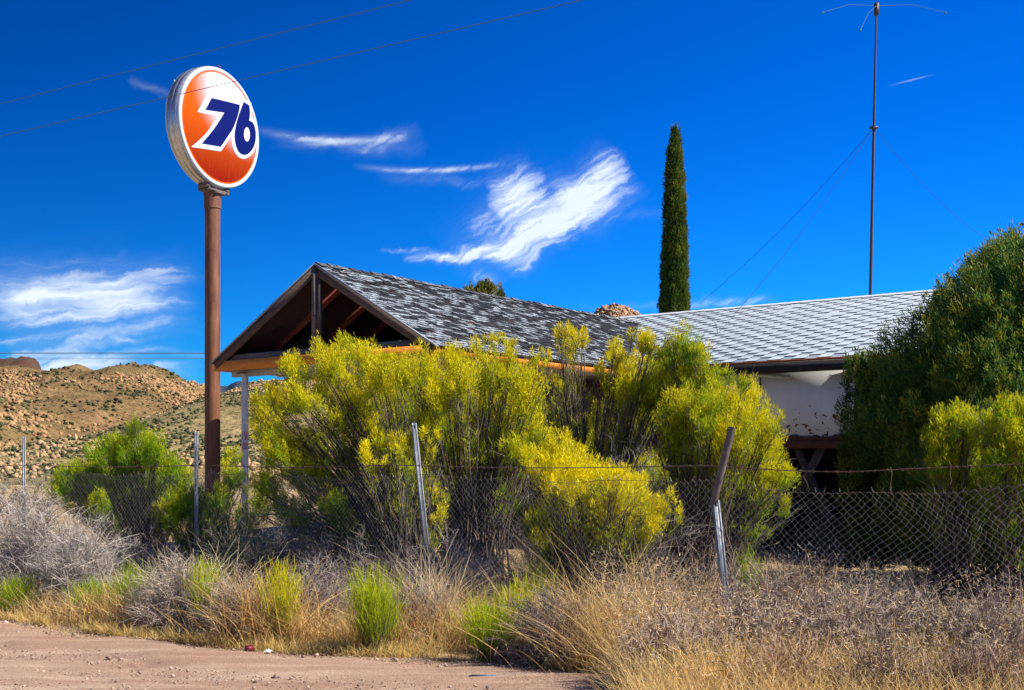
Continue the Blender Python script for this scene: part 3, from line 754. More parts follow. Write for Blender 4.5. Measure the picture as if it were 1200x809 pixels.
# local y: 0 at face plane, +TD at the back
can_ = lathe([(R - .10, .015), (R - .03, .02), (R - .012, .03), (R - .012, .05), (R, .055), (R, .16), (R - .006, .165), (R, .17), (R, TD - .06), (R - .012, TD - .055), (R - .012, TD - .03), (R - .10, TD - .015)], 'rim', M_rim, sign, face_root, smooth=False)
trim = lathe([(R - .012, .028), (R - .014, -.008), (R - .035, -.022), (R - .085, -.020), (R - .10, .0), (R - .10, .012)], 'trim_ring', M_trim, sign, face_root)
def dome(r, off=0): return -.075 * (1 - (r / R) ** 2) + .0 - off
for side_, Mx in ((1, face_root), (-1, Matrix.Translation(Vector(fc - nrm * TD)) @ Matrix.Rotation(rz + math.pi, 4, 'Z'))):
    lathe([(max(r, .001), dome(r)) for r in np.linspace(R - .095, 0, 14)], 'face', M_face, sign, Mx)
    if side_ < 0: lathe([(R - .012, .028), (R - .014, -.008), (R - .035, -.022), (R - .085, -.020), (R - .10, .0)], 'trim_ring', M_trim, sign, Mx)
    def topic(cx_, cy_):
        px, py = 190 + cx_ / 5.058, 70 + cy_ / 5.056
        d = np.array([(px - 600) / F, 1, (545 - py) / F]); o_ = np.array([0, 0, EYE])
        c_ = fc + np.array([sgn_pole_x, SD, 0]) + nrm * .05
        t_ = np.dot(c_ - o_, nrm) / np.dot(d, nrm); p = o_ + d * t_ - c_
        return (float(np.dot(p, tv)), float(p[2]))
    def smooth_poly(pts, fixed=()):
        return pts
    def numeral(name, crop, hole, mat, off):
        bm = bmesh.new(); pts = [topic(*p) for p in crop]
        vs_ = [bm.verts.new((x, 0, z)) for x, z in pts]; ed = [bm.edges.new((vs_[i], vs_[(i + 1) % len(vs_)])) for i in range(len(vs_))]
        if hole:
            hv = [bm.verts.new((x, 0, z)) for x, z in [topic(*p) for p in hole]]; ed += [bm.edges.new((hv[i], hv[(i + 1) % len(hv)])) for i in range(len(hv))]
        bmesh.ops.triangle_fill(bm, edges=ed, use_beauty=True)
        for k in np.arange(-1.1, 1.11, .1):
            for ax in ((1, 0, 0), (0, 0, 1)):
                bmesh.ops.bisect_plane(bm, geom=bm.verts[:] + bm.edges[:] + bm.faces[:], plane_co=(k * ax[0], 0, k * ax[2]), plane_no=ax)
        bmesh.ops.recalc_face_normals(bm, faces=bm.faces)
        for v in bm.verts: v.co.y = dome(math.hypot(v.co.x, v.co.z), off)
        me = bpy.data.meshes.new(name); bm.to_mesh(me); bm.free(); me.materials.append(mat)
        o = bpy.data.objects.new(name, me); COL.objects.link(o); o.parent = sign; o.matrix_local = Mx
        return o
    def curve(pts, n=5):
        """closed Catmull-Rom through points; points flagged 'c' stay corners"""
        out = []; N = len(pts)
        for i in range(N):
            p1, p2 = pts[i], pts[(i + 1) % N]
            p0 = pts[i - 1] if len(p1) == 2 else p1; p3 = pts[(i + 2) % N] if len(p2) == 2 else p2
            for j in range(n):
                t = j / n
                out.append(tuple(.5 * (2 * p1[k] + (-p0[k] + p2[k]) * t + (2 * p0[k] - 5 * p1[k] + 4 * p2[k] - p3[k]) * t * t + (-p0[k] + 3 * p1[k] - 3 * p2[k] + p3[k]) * t ** 3) for k in (0, 1)))
        return out
    seven_w = curve([(268, 200, 'c'), (478, 250, 'c'), (474, 300), (440, 400), (398, 462), (345, 545, 'c'), (178, 517, 'c'), (255, 440), (322, 338, 'c'), (208, 310, 'c')])
    six_w = curve([(470, 222, 'c'), (538, 256, 'c'), (540, 330), (560, 372), (572, 415), (572, 465), (558, 525), (528, 568), (486, 588), (448, 574), (418, 530), (403, 470), (404, 410), (420, 345), (442, 290)])
    seven = curve([(290, 228, 'c'), (459, 268, 'c'), (452, 310), (418, 400), (385, 452), (342, 517, 'c'), (234, 497, 'c'), (300, 412), (363, 315, 'c'), (252, 298, 'c')])
    six = curve([(487, 249, 'c'), (523, 271, 'c'), (525, 320), (517, 361, 'c'), (543, 374), (558, 412), (560, 462), (549, 512), (518, 553), (482, 564), (450, 545), (430, 500), (424, 445), (432, 390), (449, 335), (468, 290)])
    hole = [(502 + 20 * math.cos(a), 443 + 43 * math.sin(a)) for a in np.linspace(0, 2 * math.pi, 24, endpoint=False)]
    numeral('numeral_outline', seven_w, None, M_white, .006); numeral('numeral_outline', six_w, None, M_white, .007)
    numeral('numeral', seven, None, M_blue, .012); numeral('numeral', six, hole, M_blue, .012)
bot = cz - R
def px_to_s(px): return (px - 600) / F * SD - sgn_pole_x
A = Acc(); tube(A, (0, 0, -.1), (0, 0, bot - .32), .157, .157, 32); A.build('pole', M_pole, sign, True, cols=False)
A = Acc(); tube(A, (0, 0, bot - .42), (0, 0, bot - .10), .172, .172, 32); A.build('collar', M_pole, sign, False, cols=False)
A = Acc(); A.box(-.30, .30, -.15, .15, bot - .10, bot - .05); A.box(-.22, .22, -.11, .11, bot - .047, bot + .05)
A.box(-.33, -.25, -.13, .13, bot - .047, bot + .045); A.box(.25, .33, -.13, .13, bot - .047, bot + .045); A.box(-.12, .12, -.19, .19, bot - .13, bot - .103)
mb_ = A.build('mounting_bracket', M_rustpost, sign, cols=False); mb_.location = (.03, 0, 0); mb_.rotation_euler = (0, 0, rz)
A = Acc(); th_ = np.linspace(0, 2 * math.pi, 13); lp = np.array([[(.12 + .04 * math.cos(a), 0, cz + R + .03 + .05 * math.sin(a)) for a in th_]]); A.tubes(lp, .010, 6)
A.build('lifting_eye', M_rustpost, sign, cols=False)

# ================================================================== ANTENNA
AD = 30.5
ant = empty('radio_antenna', tuple(at(1020, AD, 0))); tag(ant, 'tall thin guyed radio mast rising behind the white shingled roof', 'antenna')
def rel(px, py, D=AD): return tuple(atp(px, py, D) - at(1020, AD, 0))
A = Acc(); zt_ = [zof(y, AD) for y in (347, 150, 60, 5)]
A.tubes(np.array([[(0, 0, 0), rel(1020, 347), rel(1024, 150), rel(1026, 55), rel(1027, 14)]]), np.array([[.042, .042, .034, .024, .02]]), 8); A.build('mast', M_mast, ant, cols=False)
A = Acc(); A.box(-.05 + rel(1027, 14)[0], .05 + rel(1027, 14)[0], -.05, .05, rel(1027, 18)[2], rel(1027, 4)[2]); tube(A, rel(1028, 12), rel(1028, -30), .012, sides=6); A.build('feed_box', M_mast, ant, cols=False)
for q, dd_ in (((963, 15), -1.0), ((1110, 15), .8), ((1008, 36), -2.2)):
    A = Acc(); a_, b_ = np.array(rel(1027, 7)), np.array(rel(q[0], q[1], AD + dd_)); m_ = (a_ + b_) / 2 + np.array([0, 0, .12])
    A.tubes(np.array([[a_, m_, b_]]), .0055, 5); e_ = b_ - (b_ - a_) * .04; A.tubes(np.array([[e_, b_]]), .018, 6); A.build('radial', M_cable, ant, cols=False)
A = Acc(); A.box(rel(1024, 150)[0] - .1, rel(1024, 150)[0] + .1, -.06, .06, rel(1024, 151)[2], rel(1024, 149)[2]); A.build('guy_ring', M_mast, ant, cols=False)
for q, D_ in (((820, 356), 33.5), ((838, 395), 26.6), ((1160, 285), 33)):
    A = Acc(); a_ = np.array(rel(1024, 150)); b_ = np.array(rel(q[0], q[1], D_)); ts = np.linspace(0, 1, 9)
    P = a_[None] * (1 - ts)[:, None] + b_[None] * ts[:, None]; P[:, 2] -= .22 * np.sin(ts * math.pi)
    A.tubes(P[None], .0045, 4); A.build('guy_wire', M_guy, ant, cols=False)

# ================================================================== POWER LINES
def line(name, a, b, sag, r, label):
    a, b = np.array(a), np.array(b); A = Acc(); ts = np.linspace(0, 1, 41); P = a[None] * (1 - ts)[:, None] + b[None] * ts[:, None]; P[:, 2] -= sag * 4 * ts * (1 - ts)
    A.tubes(P[None], r, 5); o = A.build(name, M_cable, cols=False); tag(o, label, 'power line', 'overhead wires'); return o
def thru(p, q, Dp, Dq, ext):
    a, b = atp(p[0], p[1], Dp), atp(q[0], q[1], Dq); d = b - a; return a - d * ext[0], b + d * ext[1]
a, b = thru((0, 122), (482, 0), 21, 17, (.9, 2.0)); line('power_line', a, b, .0, .0055, 'thin grey overhead wire crossing the sky just above the round sign')
a, b = thru((0, 160), (683, 0), 20, 15, (.7, 1.2)); line('power_line', a, b, .0, .0055, 'thin grey overhead wire passing in front of the round sign face')
a, b = thru((0, 414), (240, 414), 75, 75, (1.5, 2.2)); line('power_line', a, b, .0, .030, 'dark distant wire running level just above the rocky hills')
a, b = thru((0, 421), (240, 420), 77, 77, (1.5, 2.2)); line('power_line', a, b, .0, .014, 'faint lower distant wire just above the rocky hills')

# ================================================================== PLANTS
GR, YE, DG, OR_ = np.array((.16, .32, .010)), np.array((.82, .70, .008)), np.array((.035, .075, .010)), np.array((.42, .25, .02))
def broom(name, base_px, D, lobes, label, yel=.6, depth=.7, dens=1.0, stem_n=1.0, plume=(.115, .17), group='desert broom shrubs behind the wire fence', dead=1.0, spread=1.0, name_='broom_shrub', extra_px=0):
    base = at(base_px, D, 0.0); root = empty(name_, tuple(base)); tag(root, label, 'shrub', group)
    L = Acc(); St = Acc(); ends = []; ytab = []; pscale = []
    for lb in lobes:
        px, py, r = lb[:3]; yy = lb[3] if len(lb) > 3 else yel
        rr = r / F * D; doff = RNG.uniform(-1, 1) * depth
        c = atp(px, py, D + doff) - base; c[1] = doff; c[0] = (px - 600) / F * (D + doff) - base[0]
        np_ = max(2, int(dens * 7.0 * (rr / .22) ** 1.7)); psc = float(np.clip(rr / .21, .5, 1.12))
        for _ in range(np_):
            d = RNG.normal(size=3); d /= np.linalg.norm(d); rad = RNG.random() ** .45
            ends.append(c + d * rad * np.array([rr * .80, rr * 1.1, rr * .75])); ytab.append(np.clip(yy + RNG.normal() * .16, 0, 1)); pscale.append(psc); ends[-1][2] -= .07 * psc
    E = np.array(ends); n = len(E); ytab = np.array(ytab)
    # stems
    lift = E.copy(); lift[:, 2] -= .12
    hh = np.linalg.norm(lift, axis=1)
    p0 = RNG.normal(size=(n, 3)) * np.array([.22, .18, 0.0]) * spread + lift * np.array([.16, .16, 0]); p0[:, 2] = -.03
    p1 = lift * np.array([.30, .30, .42]) + RNG.normal(size=(n, 3)) * .05; p2 = lift * np.array([.72, .72, .74]) + RNG.normal(size=(n, 3)) * .05
    ts = np.linspace(0, 1, 8)[None, :, None]
    P = ((1 - ts) ** 3) * p0[:, None] + 3 * ((1 - ts) ** 2) * ts * p1[:, None] + 3 * (1 - ts) * ts ** 2 * p2[:, None] + ts ** 3 * lift[:, None]
    rb = (.011 + .006 * RNG.random(n))[:, None] * np.linspace(1, .22, 8)[None]
    sc = np.array((.10, .075, .060))[None] * RNG.uniform(.45, 1.6, (n, 1))
    St.tubes(P, rb, 4, sc)
    # side twigs on the upper stems
    m = int(n * 12 * dead); ii = RNG.integers(0, n, m); tt = RNG.integers(2, 8, m)
    B = P[ii, tt]; dirs = P[ii, np.minimum(tt, 6) + 1] - P[ii, np.minimum(tt, 6)]; dirs /= np.linalg.norm(dirs, axis=1, keepdims=True) + 1e-9
    dirs = dirs + RNG.normal(size=(m, 3)) * .38 + np.array([0, 0, .25])
    tw = np.array((.15, .125, .10))[None] * RNG.uniform(.5, 1.7, (m, 1))
    St.blades(B, dirs, RNG.uniform(.15, .45, m), .0065, tw, .25, 2)
    # half of the stems carry a second, lower and greener plume
    sel = RNG.random(n) < .55; u = RNG.uniform(.58, .86, n) * 7; i0 = u.astype(int); fr = (u - i0)[:, None]; ar = np.arange(n)
    E2 = P[ar, i0] * (1 - fr) + P[ar, np.minimum(i0 + 1, 7)] * fr
    E = np.concatenate([E, E2[sel]]); ytab = np.concatenate([ytab, ytab[sel] * .45])
    # plumes of fine green twigs
    pn = int(150); a_, b_ = plume
    for qi, (e, yv) in enumerate(zip(E, ytab)):
        main = qi < n
        sz = RNG.uniform(.75, 1.25) * (pscale[qi] if main else .75)
        lean = e / (np.linalg.norm(e) + .5) * .55 + RNG.normal(size=3) * .10; lean[2] = abs(lean[2])
        # a head is a handful of rounded sprigs on short stalks
        nb_ = max(3, int((9 if main else 5) * sz ** 1.5)); w = RNG.normal(size=(nb_, 3)); w /= np.linalg.norm(w, axis=1, keepdims=True); w[:, 2] = w[:, 2] * .8 + .1
        sc_ = w * np.array([a_, a_, b_]) * sz * RNG.uniform(.55, 1.0, (nb_, 1)); hs_ = w[:, 2]
        St.blades(np.tile(e - np.array([0, 0, .10 * sz]) - lean * .06, (nb_, 1)), sc_ + np.array([0, 0, .10 * sz]), np.linalg.norm(sc_ + np.array([0, 0, .1 * sz]), axis=1), .005, np.array((.16, .16, .05)), .1, 1)
        kk = int((28 if main else 16)); k = nb_ * kk
        q = RNG.normal(size=(k, 3)); q /= np.linalg.norm(q, axis=1, keepdims=True); q *= RNG.random((k, 1)) ** .5
        r_s = .052 * sz * RNG.uniform(.8, 1.25, nb_)
        B = np.repeat(sc_, kk, 0) + q * np.repeat(r_s, kk)[:, None] * np.array([.8, .8, 1.25])
        hh_ = np.repeat(hs_, kk) * .55 + q[:, 2] * .45
        B = B + lean[None] * (hh_ * b_)[:, None] * .6
        dirs = np.array([0, 0, .75])[None] + lean[None] * .8 + q * .9 + RNG.normal(size=(k, 3)) * .45
        yy = np.clip(yv + .50 * hh_ + RNG.normal(size=k) * .16, 0, 1)[:, None]
        g_ = GR * RNG.uniform(.75, 1.25); c = g_[None] * (1 - yy) + YE[None] * yy; c *= RNG.uniform(.75, 1.2, (k, 1))
        L.blades(e[None] + B, dirs, RNG.uniform(.024, .058, k), RNG.uniform(.0065, .0115, k), c, .15, 1, .55)
    # thin lower fringe of sparse green twigs along stems
    m = int(n * 14); ii = RNG.integers(0, n, m); u = RNG.uniform(.55, 1.0, m); fi = u * 7; i0 = np.minimum(fi.astype(int), 6); fr = (fi - i0)[:, None]
    B = P[ii, i0] * (1 - fr) + P[ii, i0 + 1] * fr + RNG.normal(size=(m, 3)) * .04
    dirs = (P[ii, i0 + 1] - P[ii, i0]); dirs /= np.linalg.norm(dirs, axis=1, keepdims=True) + 1e-9; dirs = dirs + RNG.normal(size=(m, 3)) * .3 + np.array([0, 0, .4])
    yy = (ytab[ii] * .6)[:, None]; c = (GR[None] * (1 - yy) + YE[None] * yy) * RNG.uniform(.6, 1.1, (m, 1))
    L.blades(B, dirs, RNG.uniform(.06, .16, m), .0065, c, .2, 1, .4)
    L.build('foliage', M_leaf, root); St.build('stems', M_twig, root); return root

broom('A', 505, 15.8, [(312, 462, 16, .55), (326, 452, 18), (345, 436, 20), (318, 488, 28), (352, 466, 26), (380, 420, 22), (405, 410, 20), (430, 422, 24), (385, 450, 28), (420, 455, 28), (452, 440, 26), (318, 520, 20, .5),
    (350, 505, 28), (395, 490, 28), (438, 488, 24), (335, 580, 16), (368, 560, 16, .4), (400, 622, 16, .3), (312, 560, 20, .3), (450, 470, 22), (330, 530, 22, .4), (375, 528, 20, .3), (410, 530, 18, .35), (345, 548, 22, .35), (318, 592, 16, .25), (350, 605, 20, .25), (395, 590, 20, .3), (440, 575, 20, .3)],
    'large yellow green desert broom shrub leaning left in front of the canopy gable', .68, .7, 1.15, spread=1.5)
broom('B', 550, 14.8, [(480, 440, 24), (500, 425, 22), (528, 418, 20), (540, 440, 26), (556, 400, 14), (578, 400, 13), (598, 412, 16), (570, 430, 26), (600, 440, 26), (622, 462, 24), (520, 465, 30), (560, 468, 32), (600, 478, 30), (545, 500, 26), (580, 505, 22, .4), (500, 490, 24, .5), (620, 495, 18, .5),
    (632, 430, 10), (610, 520, 20, .55), (585, 535, 18, .5), (560, 530, 16, .45), (628, 505, 18, .6), (530, 525, 16, .4)],
    'tall fan shaped desert broom shrub at the centre below the canopy corner', .72, .7, 1.1, spread=1.3)
broom('B2', 480, 13.9, [(425, 522, 15), (445, 512, 16), (462, 525, 18), (482, 520, 16), (500, 530, 14), (508, 512, 12), (510, 585, 15), (515, 605, 14), (440, 540, 14), (480, 545, 14, .4)],
    'small yellow tipped desert broom shrub beside the leaning middle fence post', .80, .35)
broom('C', 685, 15.6, [(662, 388, 14, 1), (682, 392, 13, 1), (668, 408, 15, .95), (640, 412, 9), (624, 420, 9), (652, 445, 10), (655, 478, 9), (702, 432, 12), (722, 414, 16), (742, 432, 22), (760, 405, 16), (748, 395, 12), (738, 458, 18), (712, 455, 12, .5), (765, 450, 20, .5), (690, 470, 9, .4), (600, 400, 10)],
    'sparse tall desert broom shrub with bare grey stems before the dark roof', .82, .5, 1.7, dead=2.6, spread=1.4)
broom('D', 818, 14.8, [(800, 405, 22, .3), (820, 415, 19, .3), (785, 425, 24, .4), (808, 440, 30, .3), (775, 455, 24, .5), (838, 440, 22, .4), (870, 450, 13, .3), (850, 470, 28), (880, 470, 24), (895, 495, 24), (862, 500, 30), (905, 520, 19), (825, 480, 30, .45), (795, 480, 28, .45), (880, 530, 26), (845, 530, 28), (812, 520, 26, .5),
    (785, 515, 19, .4), (910, 555, 19), (895, 575, 19, .5), (865, 560, 22, .45), (885, 622, 12, .1), (915, 590, 13, .3), (835, 560, 19, .4)],
    'big rounded desert broom shrub left of the dark garage opening behind the bent post', .70, .7, 1.35, dead=1.5, spread=1.7)
broom('E', 690, 12.9, [(655, 525, 22), (675, 535, 25), (640, 550, 25), (660, 560, 30), (695, 555, 28), (722, 565, 25), (745, 568, 22), (770, 590, 20), (735, 590, 30), (700, 590, 28), (655, 592, 30, .6), (630, 610, 22, .4), (645, 628, 22, .5), (668, 615, 20, .5), (765, 610, 18), (795, 600, 10), (690, 625, 20, .4)],
    'low spreading brightest yellow desert broom shrub in front of the others', .92, .5, 1.4, spread=1.6)
broom('F', 175, 18.6, [(158, 502, 12), (165, 515, 17), (182, 520, 16), (135, 522, 17), (118, 535, 18), (148, 535, 22), (175, 540, 22), (198, 545, 17), (98, 552, 18), (75, 558, 15), (88, 575, 18), (118, 565, 21), (148, 565, 22), (182, 568, 21), (212, 560, 17), (115, 590, 16), (205, 585, 18), (65, 572, 11)],
    'green desert broom shrub left of the rusty sign pole behind the fence', .10, .7, 1.9)
broom('G', 245, 17.2, [(222, 585, 18, .1), (240, 592, 18, .1), (205, 600, 16, .15), (262, 580, 14, .2), (275, 555, 16, .3), (272, 530, 12, .3), (228, 610, 17, .2), (195, 592, 12, .4), (262, 612, 17, .1), (290, 600, 17, .1)],
    'dark green low shrub at the foot of the rusty sign pole', .15, .5, 1.7)
broom('H', 1118, 11.8, [(1105, 492, 18), (1122, 488, 20), (1135, 505, 20), (1098, 510, 17), (1115, 515, 25), (1130, 530, 20, .35), (1108, 540, 22, .3), (1120, 560, 22, .15), (1105, 580, 18, .15), (1135, 580, 20, .1)],
    'yellow tipped broom shrub behind the mesh in front of the round evergreen', .30, .3, 2.6, group='broom shrubs in front of the round evergreen')
broom('I', 1205, 11.3, [(1172, 485, 20), (1188, 480, 21), (1205, 485, 25), (1165, 505, 20), (1185, 508, 25), (1210, 515, 31), (1235, 500, 28), (1175, 532, 22, .3), (1200, 545, 25, .25), (1180, 575, 22, .12), (1215, 580, 28, .1), (1240, 540, 28)],
    'broom shrub at the right edge of the picture before the round evergreen', .30, .35, 2.4, group='broom shrubs in front of the round evergreen')

broom('K', 430, 17.0, [(330, 520, 26), (370, 560, 26), (410, 540, 26), (450, 570, 26), (350, 600, 24), (400, 610, 24), (460, 610, 24), (500, 560, 24), (310, 580, 22), (450, 510, 24), (490, 520, 22), (520, 600, 24), (470, 470, 26), (440, 440, 22), (540, 550, 24), (530, 510, 24)],
    'dull green broom shrub deep in shade behind the two left brooms', .38, .5, .9, dead=2, spread=2.0)
broom('K2', 720, 16.6, [(600, 540, 24), (640, 520, 24), (690, 530, 26), (735, 520, 26), (720, 560, 26), (770, 550, 26), (660, 570, 24), (610, 590, 24), (750, 600, 26), (790, 600, 24), (760, 480, 24), (585, 560, 22), (700, 490, 22), (740, 450, 24), (765, 420, 20), (640, 480, 20), (660, 455, 16)],
    'dull green broom shrub deep in shade behind the centre and right brooms', .42, .5, .9, dead=2, spread=2.0)
# small green tufts in the verge
def tuft(px, D, w, h, label, yel=.25, n=900):
    base = at(px, D, 0); root = empty('broom_seedling', tuple(base)); tag(root, label, 'shrub', 'small green tufts along the road verge')
    L = Acc(); St = Acc(); m = n // 3
    d = RNG.normal(size=(m, 3)) * np.array([.42 * w / h, .42 * w / h, 0]) + np.array([0, 0, 1.0]); Ls = h * RNG.uniform(.55, 1.05, m)
    Bs = RNG.normal(size=(m, 3)) * np.array([w * .12, w * .12, 0])
    St.blades(Bs, d, Ls * .6, .005, np.array((.12, .09, .04)), .1, 1)
    for q in range(5):
        u = RNG.uniform(.25, .98, m); B = Bs + d / np.linalg.norm(d, axis=1, keepdims=True) * (Ls * u)[:, None] * .85 + RNG.normal(size=(m, 3)) * .015
        dd = d + RNG.normal(size=(m, 3)) * .28 + np.array([0, 0, .3]); yy = np.clip(yel + .35 * (u - .5) + RNG.normal(size=m) * .15, 0, 1)[:, None]
        c = (np.array((.24, .42, .014))[None] * (1 - yy) + YE[None] * yy) * RNG.uniform(.7, 1.2, (m, 1))
        L.blades(B, dd, RNG.uniform(.06, .16, m), .0062, c, .1, 1, .4)
    L.build('foliage', M_leaf, root); St.build('stems', M_twig, root)
tuft(330, 11.3, .36, .90, 'yellow green tuft among the grey shrubs left of the middle post', .6)
tuft(440, 10.75, .46, .90, 'bright green tuft left of the leaning middle fence post', .25, 1500)
tuft(575, 10.4, .50, .62, 'bright green tuft right of the leaning middle fence post', .25, 1300)
tuft(606, 11.0, .38, .74, 'paler green tuft behind the bright one at the centre', .45, 900)
tuft(160, 12.9, .46, .72, 'dark green tuft between two grey shrubs at the left', .0, 1200)
tuft(240, 12.0, .30, .84, 'thin green tuft in the top of the left grey shrub', .3, 700)
tuft(112, 13.3, .55, .50, 'low dull green tuft at the foot of the left grey shrub', .0, 900)
tuft(635, 12.6, .30, .80, 'green sprigs below the brightest yellow shrub', .3, 600)
tuft(880, 11.9, .26, .95, 'bright green sprig at the foot of the big rounded shrub', .1, 700)
tuft(20, 13.6, .5, .5, 'low green tuft at the left edge under the grey shrub', .1, 700)

# dead grey shrubs
def twiggy(px, D, w, h, label, col=(.36, .32, .29), n=2600, group='dead grey shrubs along the verge', width=.0055, curl=.5, up=.35):
    hk = 1.28 if (px > 760 and D < 12) else 1.06
    base = at(px, D, 0); root = empty('dead_shrub', tuple(base)); tag(root, label, 'shrub', group)
    St = Acc(); col = np.array(col)
    if px > 760 and D < 12: col = col * np.array((1.22, 1.08, .90))
    # main arching stems
    m = max(40, n // 26); az_ = RNG.uniform(0, 6.28, m); e_ = np.arccos(RNG.uniform(.05, 1.0, m)); r_ = RNG.uniform(.65, 1.0, m)
    end = np.stack([np.cos(az_) * np.sin(e_) * w, np.sin(az_) * np.sin(e_) * w, np.cos(e_) * h], -1) * r_[:, None]
    mid = end * np.array([.35, .35, .65]) + RNG.normal(size=(m, 3)) * .06; p0 = RNG.normal(size=(m, 3)) * np.array([.07, .07, 0]) + end * np.array([.12, .12, 0])
    ts = np.linspace(0, 1, 7)[None, :, None]; P = (1 - ts) ** 2 * p0[:, None] + 2 * (1 - ts) * ts * mid[:, None] + ts ** 2 * end[:, None] + RNG.normal(size=(m, 7, 3)) * .012
    St.tubes(P, np.full((m, 1), .006) * np.linspace(1, .3, 7)[None], 3, col[None] * RNG.uniform(.35, .9, (m, 1)))
    # twig sprays
    ii = RNG.integers(0, m, n); tt = RNG.integers(2, 7, n); B = P[ii, tt] + RNG.normal(size=(n, 3)) * .02
    out = B / np.array([w, w, h]); d = out * .8 + RNG.normal(size=(n, 3)) * .55 + np.array([0, 0, up])
    c = col[None] * RNG.uniform(.45, 1.35, (n, 1)) * RNG.uniform(.94, 1.06, (n, 3)); Ls = RNG.uniform(.10, .26, n) * min(1.2, max(.6, h / .9))
    St.blades(B, d, Ls, width, c, curl, 3)
    tips = B + d / np.linalg.norm(d, axis=1, keepdims=True) * Ls[:, None] * RNG.uniform(.3, .9, (n, 1))
    for q in range(2):
        St.blades(tips + RNG.normal(size=(n, 3)) * .01, d * .5 + RNG.normal(size=(n, 3)) * .8, Ls * .4, width * .75, c * 1.1, curl, 1)
    St.v = [np.concatenate(St.v)]; St.v[0][:, 2] *= hk; St.v[0][:, 2] = np.maximum(St.v[0][:, 2], .0)
    o = St.build('branches', M_twig, root); return root
LG = (.41, .36, .31); MG = (.33, .28, .25); BR = (.40, .29, .20)
twiggy(35, 14.6, .95, 1.30, 'large pale grey dead shrub filling the left edge in front of the fence', LG, 6500, width=.006)
twiggy(98, 13.9, .60, 1.05, 'pale grey dead shrub beside the large one at the left', LG, 3200)
twiggy(215, 12.3, .62, .72, 'sprawling grey tan dead shrub casting shade on the road', (.38, .31, .25), 4200)
twiggy(285, 11.6, .50, .60, 'tan dead shrub at the road edge right of the sprawling one', (.36, .28, .20), 3000)
twiggy(372, 12.2, .48, .72, 'dark grey dead shrub left of the bright green tuft', MG, 2600)
twiggy(485, 11.4, .42, .62, 'dark grey brown dead shrub at the foot of the leaning post', MG, 2400)
twiggy(440, 13.2, .75, .85, 'tangle of dead grey branches under the leaning left broom', (.24, .20, .18), 2600)
twiggy(545, 13.0, .65, .95, 'pile of pale dead branches behind the leaning middle post', (.34, .29, .26), 2400)
twiggy(650, 10.2, .52, .62, 'dark twiggy dead shrub at the road edge right of centre', (.25, .20, .175), 3400)
twiggy(600, 11.0, .40, .45, 'small tan dead shrub by the centre green tuft', BR, 1600)
twiggy(790, 8.9, .55, .46, 'rounded grey dead shrub at the bottom edge right of the road end', MG, 4200, curl=.35)
twiggy(880, 9.3, .70, .62, 'wide purple grey dead shrub in front of the bent post', (.30, .255, .235), 5200, curl=.35)
twiggy(985, 9.1, .62, .62, 'grey dead shrub in front of the sagging mesh', (.29, .25, .235), 4600, curl=.35)
twiggy(1080, 9.4, .60, .58, 'grey dead shrub below the right broom shrub', (.27, .235, .22), 4000, curl=.35)
twiggy(1165, 8.9, .60, .60, 'grey dead shrub at the right edge by the mesh', (.28, .245, .23), 4400, curl=.35)
twiggy(1030, 7.9, .55, .42, 'low grey brown dead shrub at the bottom right of the frame', (.26, .215, .19), 4200, curl=.35)
twiggy(910, 7.9, .50, .40, 'low brown dead shrub at the bottom edge below the wide grey one', BR, 3600, curl=.35)
twiggy(1150, 7.8, .52, .42, 'low dead shrub in the bottom right corner', (.27, .22, .19), 3600, curl=.35)
twiggy(930, 11.0, .75, .66, 'tan dead shrub behind the fence beside the big rounded broom', (.34, .27, .20), 3200)
twiggy(1010, 10.6, .60, .50, 'low tan dead shrub behind the sagging mesh', (.32, .25, .18), 2400)
twiggy(830, 11.6, .60, .65, 'dead brush under the big rounded broom', (.30, .25, .21), 2200)
twiggy(170, 16.2, .7, .75, 'grey brush below the left green broom behind the fence', MG, 2000)
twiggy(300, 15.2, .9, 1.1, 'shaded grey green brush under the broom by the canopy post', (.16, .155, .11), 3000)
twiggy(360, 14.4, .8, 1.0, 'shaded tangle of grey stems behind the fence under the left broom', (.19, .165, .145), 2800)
twiggy(640, 14.0, .8, 1.3, 'tall bare grey twigs behind the centre brooms', (.22, .18, .16), 2600, up=.8)
twiggy(735, 14.2, .8, 1.9, 'tall bare grey purple stems between the two biggest brooms', (.26, .215, .20), 3200, up=.9)
twiggy(1000, 13.2, .8, .55, 'added low dead shrub with shade in its dark colour behind the sagging mesh', (.14, .125, .10), 1800)  # added to darken the sunlit soil strip; shade is in its colour
twiggy(930, 14.6, .8, .6, 'added low dead shrub coloured dark as shade before the garage opening', (.14, .125, .10), 1800)  # also added over the bright soil, colour dark in place of shade
twiggy(1060, 12.4, .8, .6, 'added low dead shrub darkened like shade under the rounded evergreen', (.14, .125, .10), 1800)  # same shade-dark colour, added to cover bright ground
twiggy(962, 17.0, .35, 1.25, 'small pale flowering shrub by the dark garage opening', (.16, .17, .12), 900)

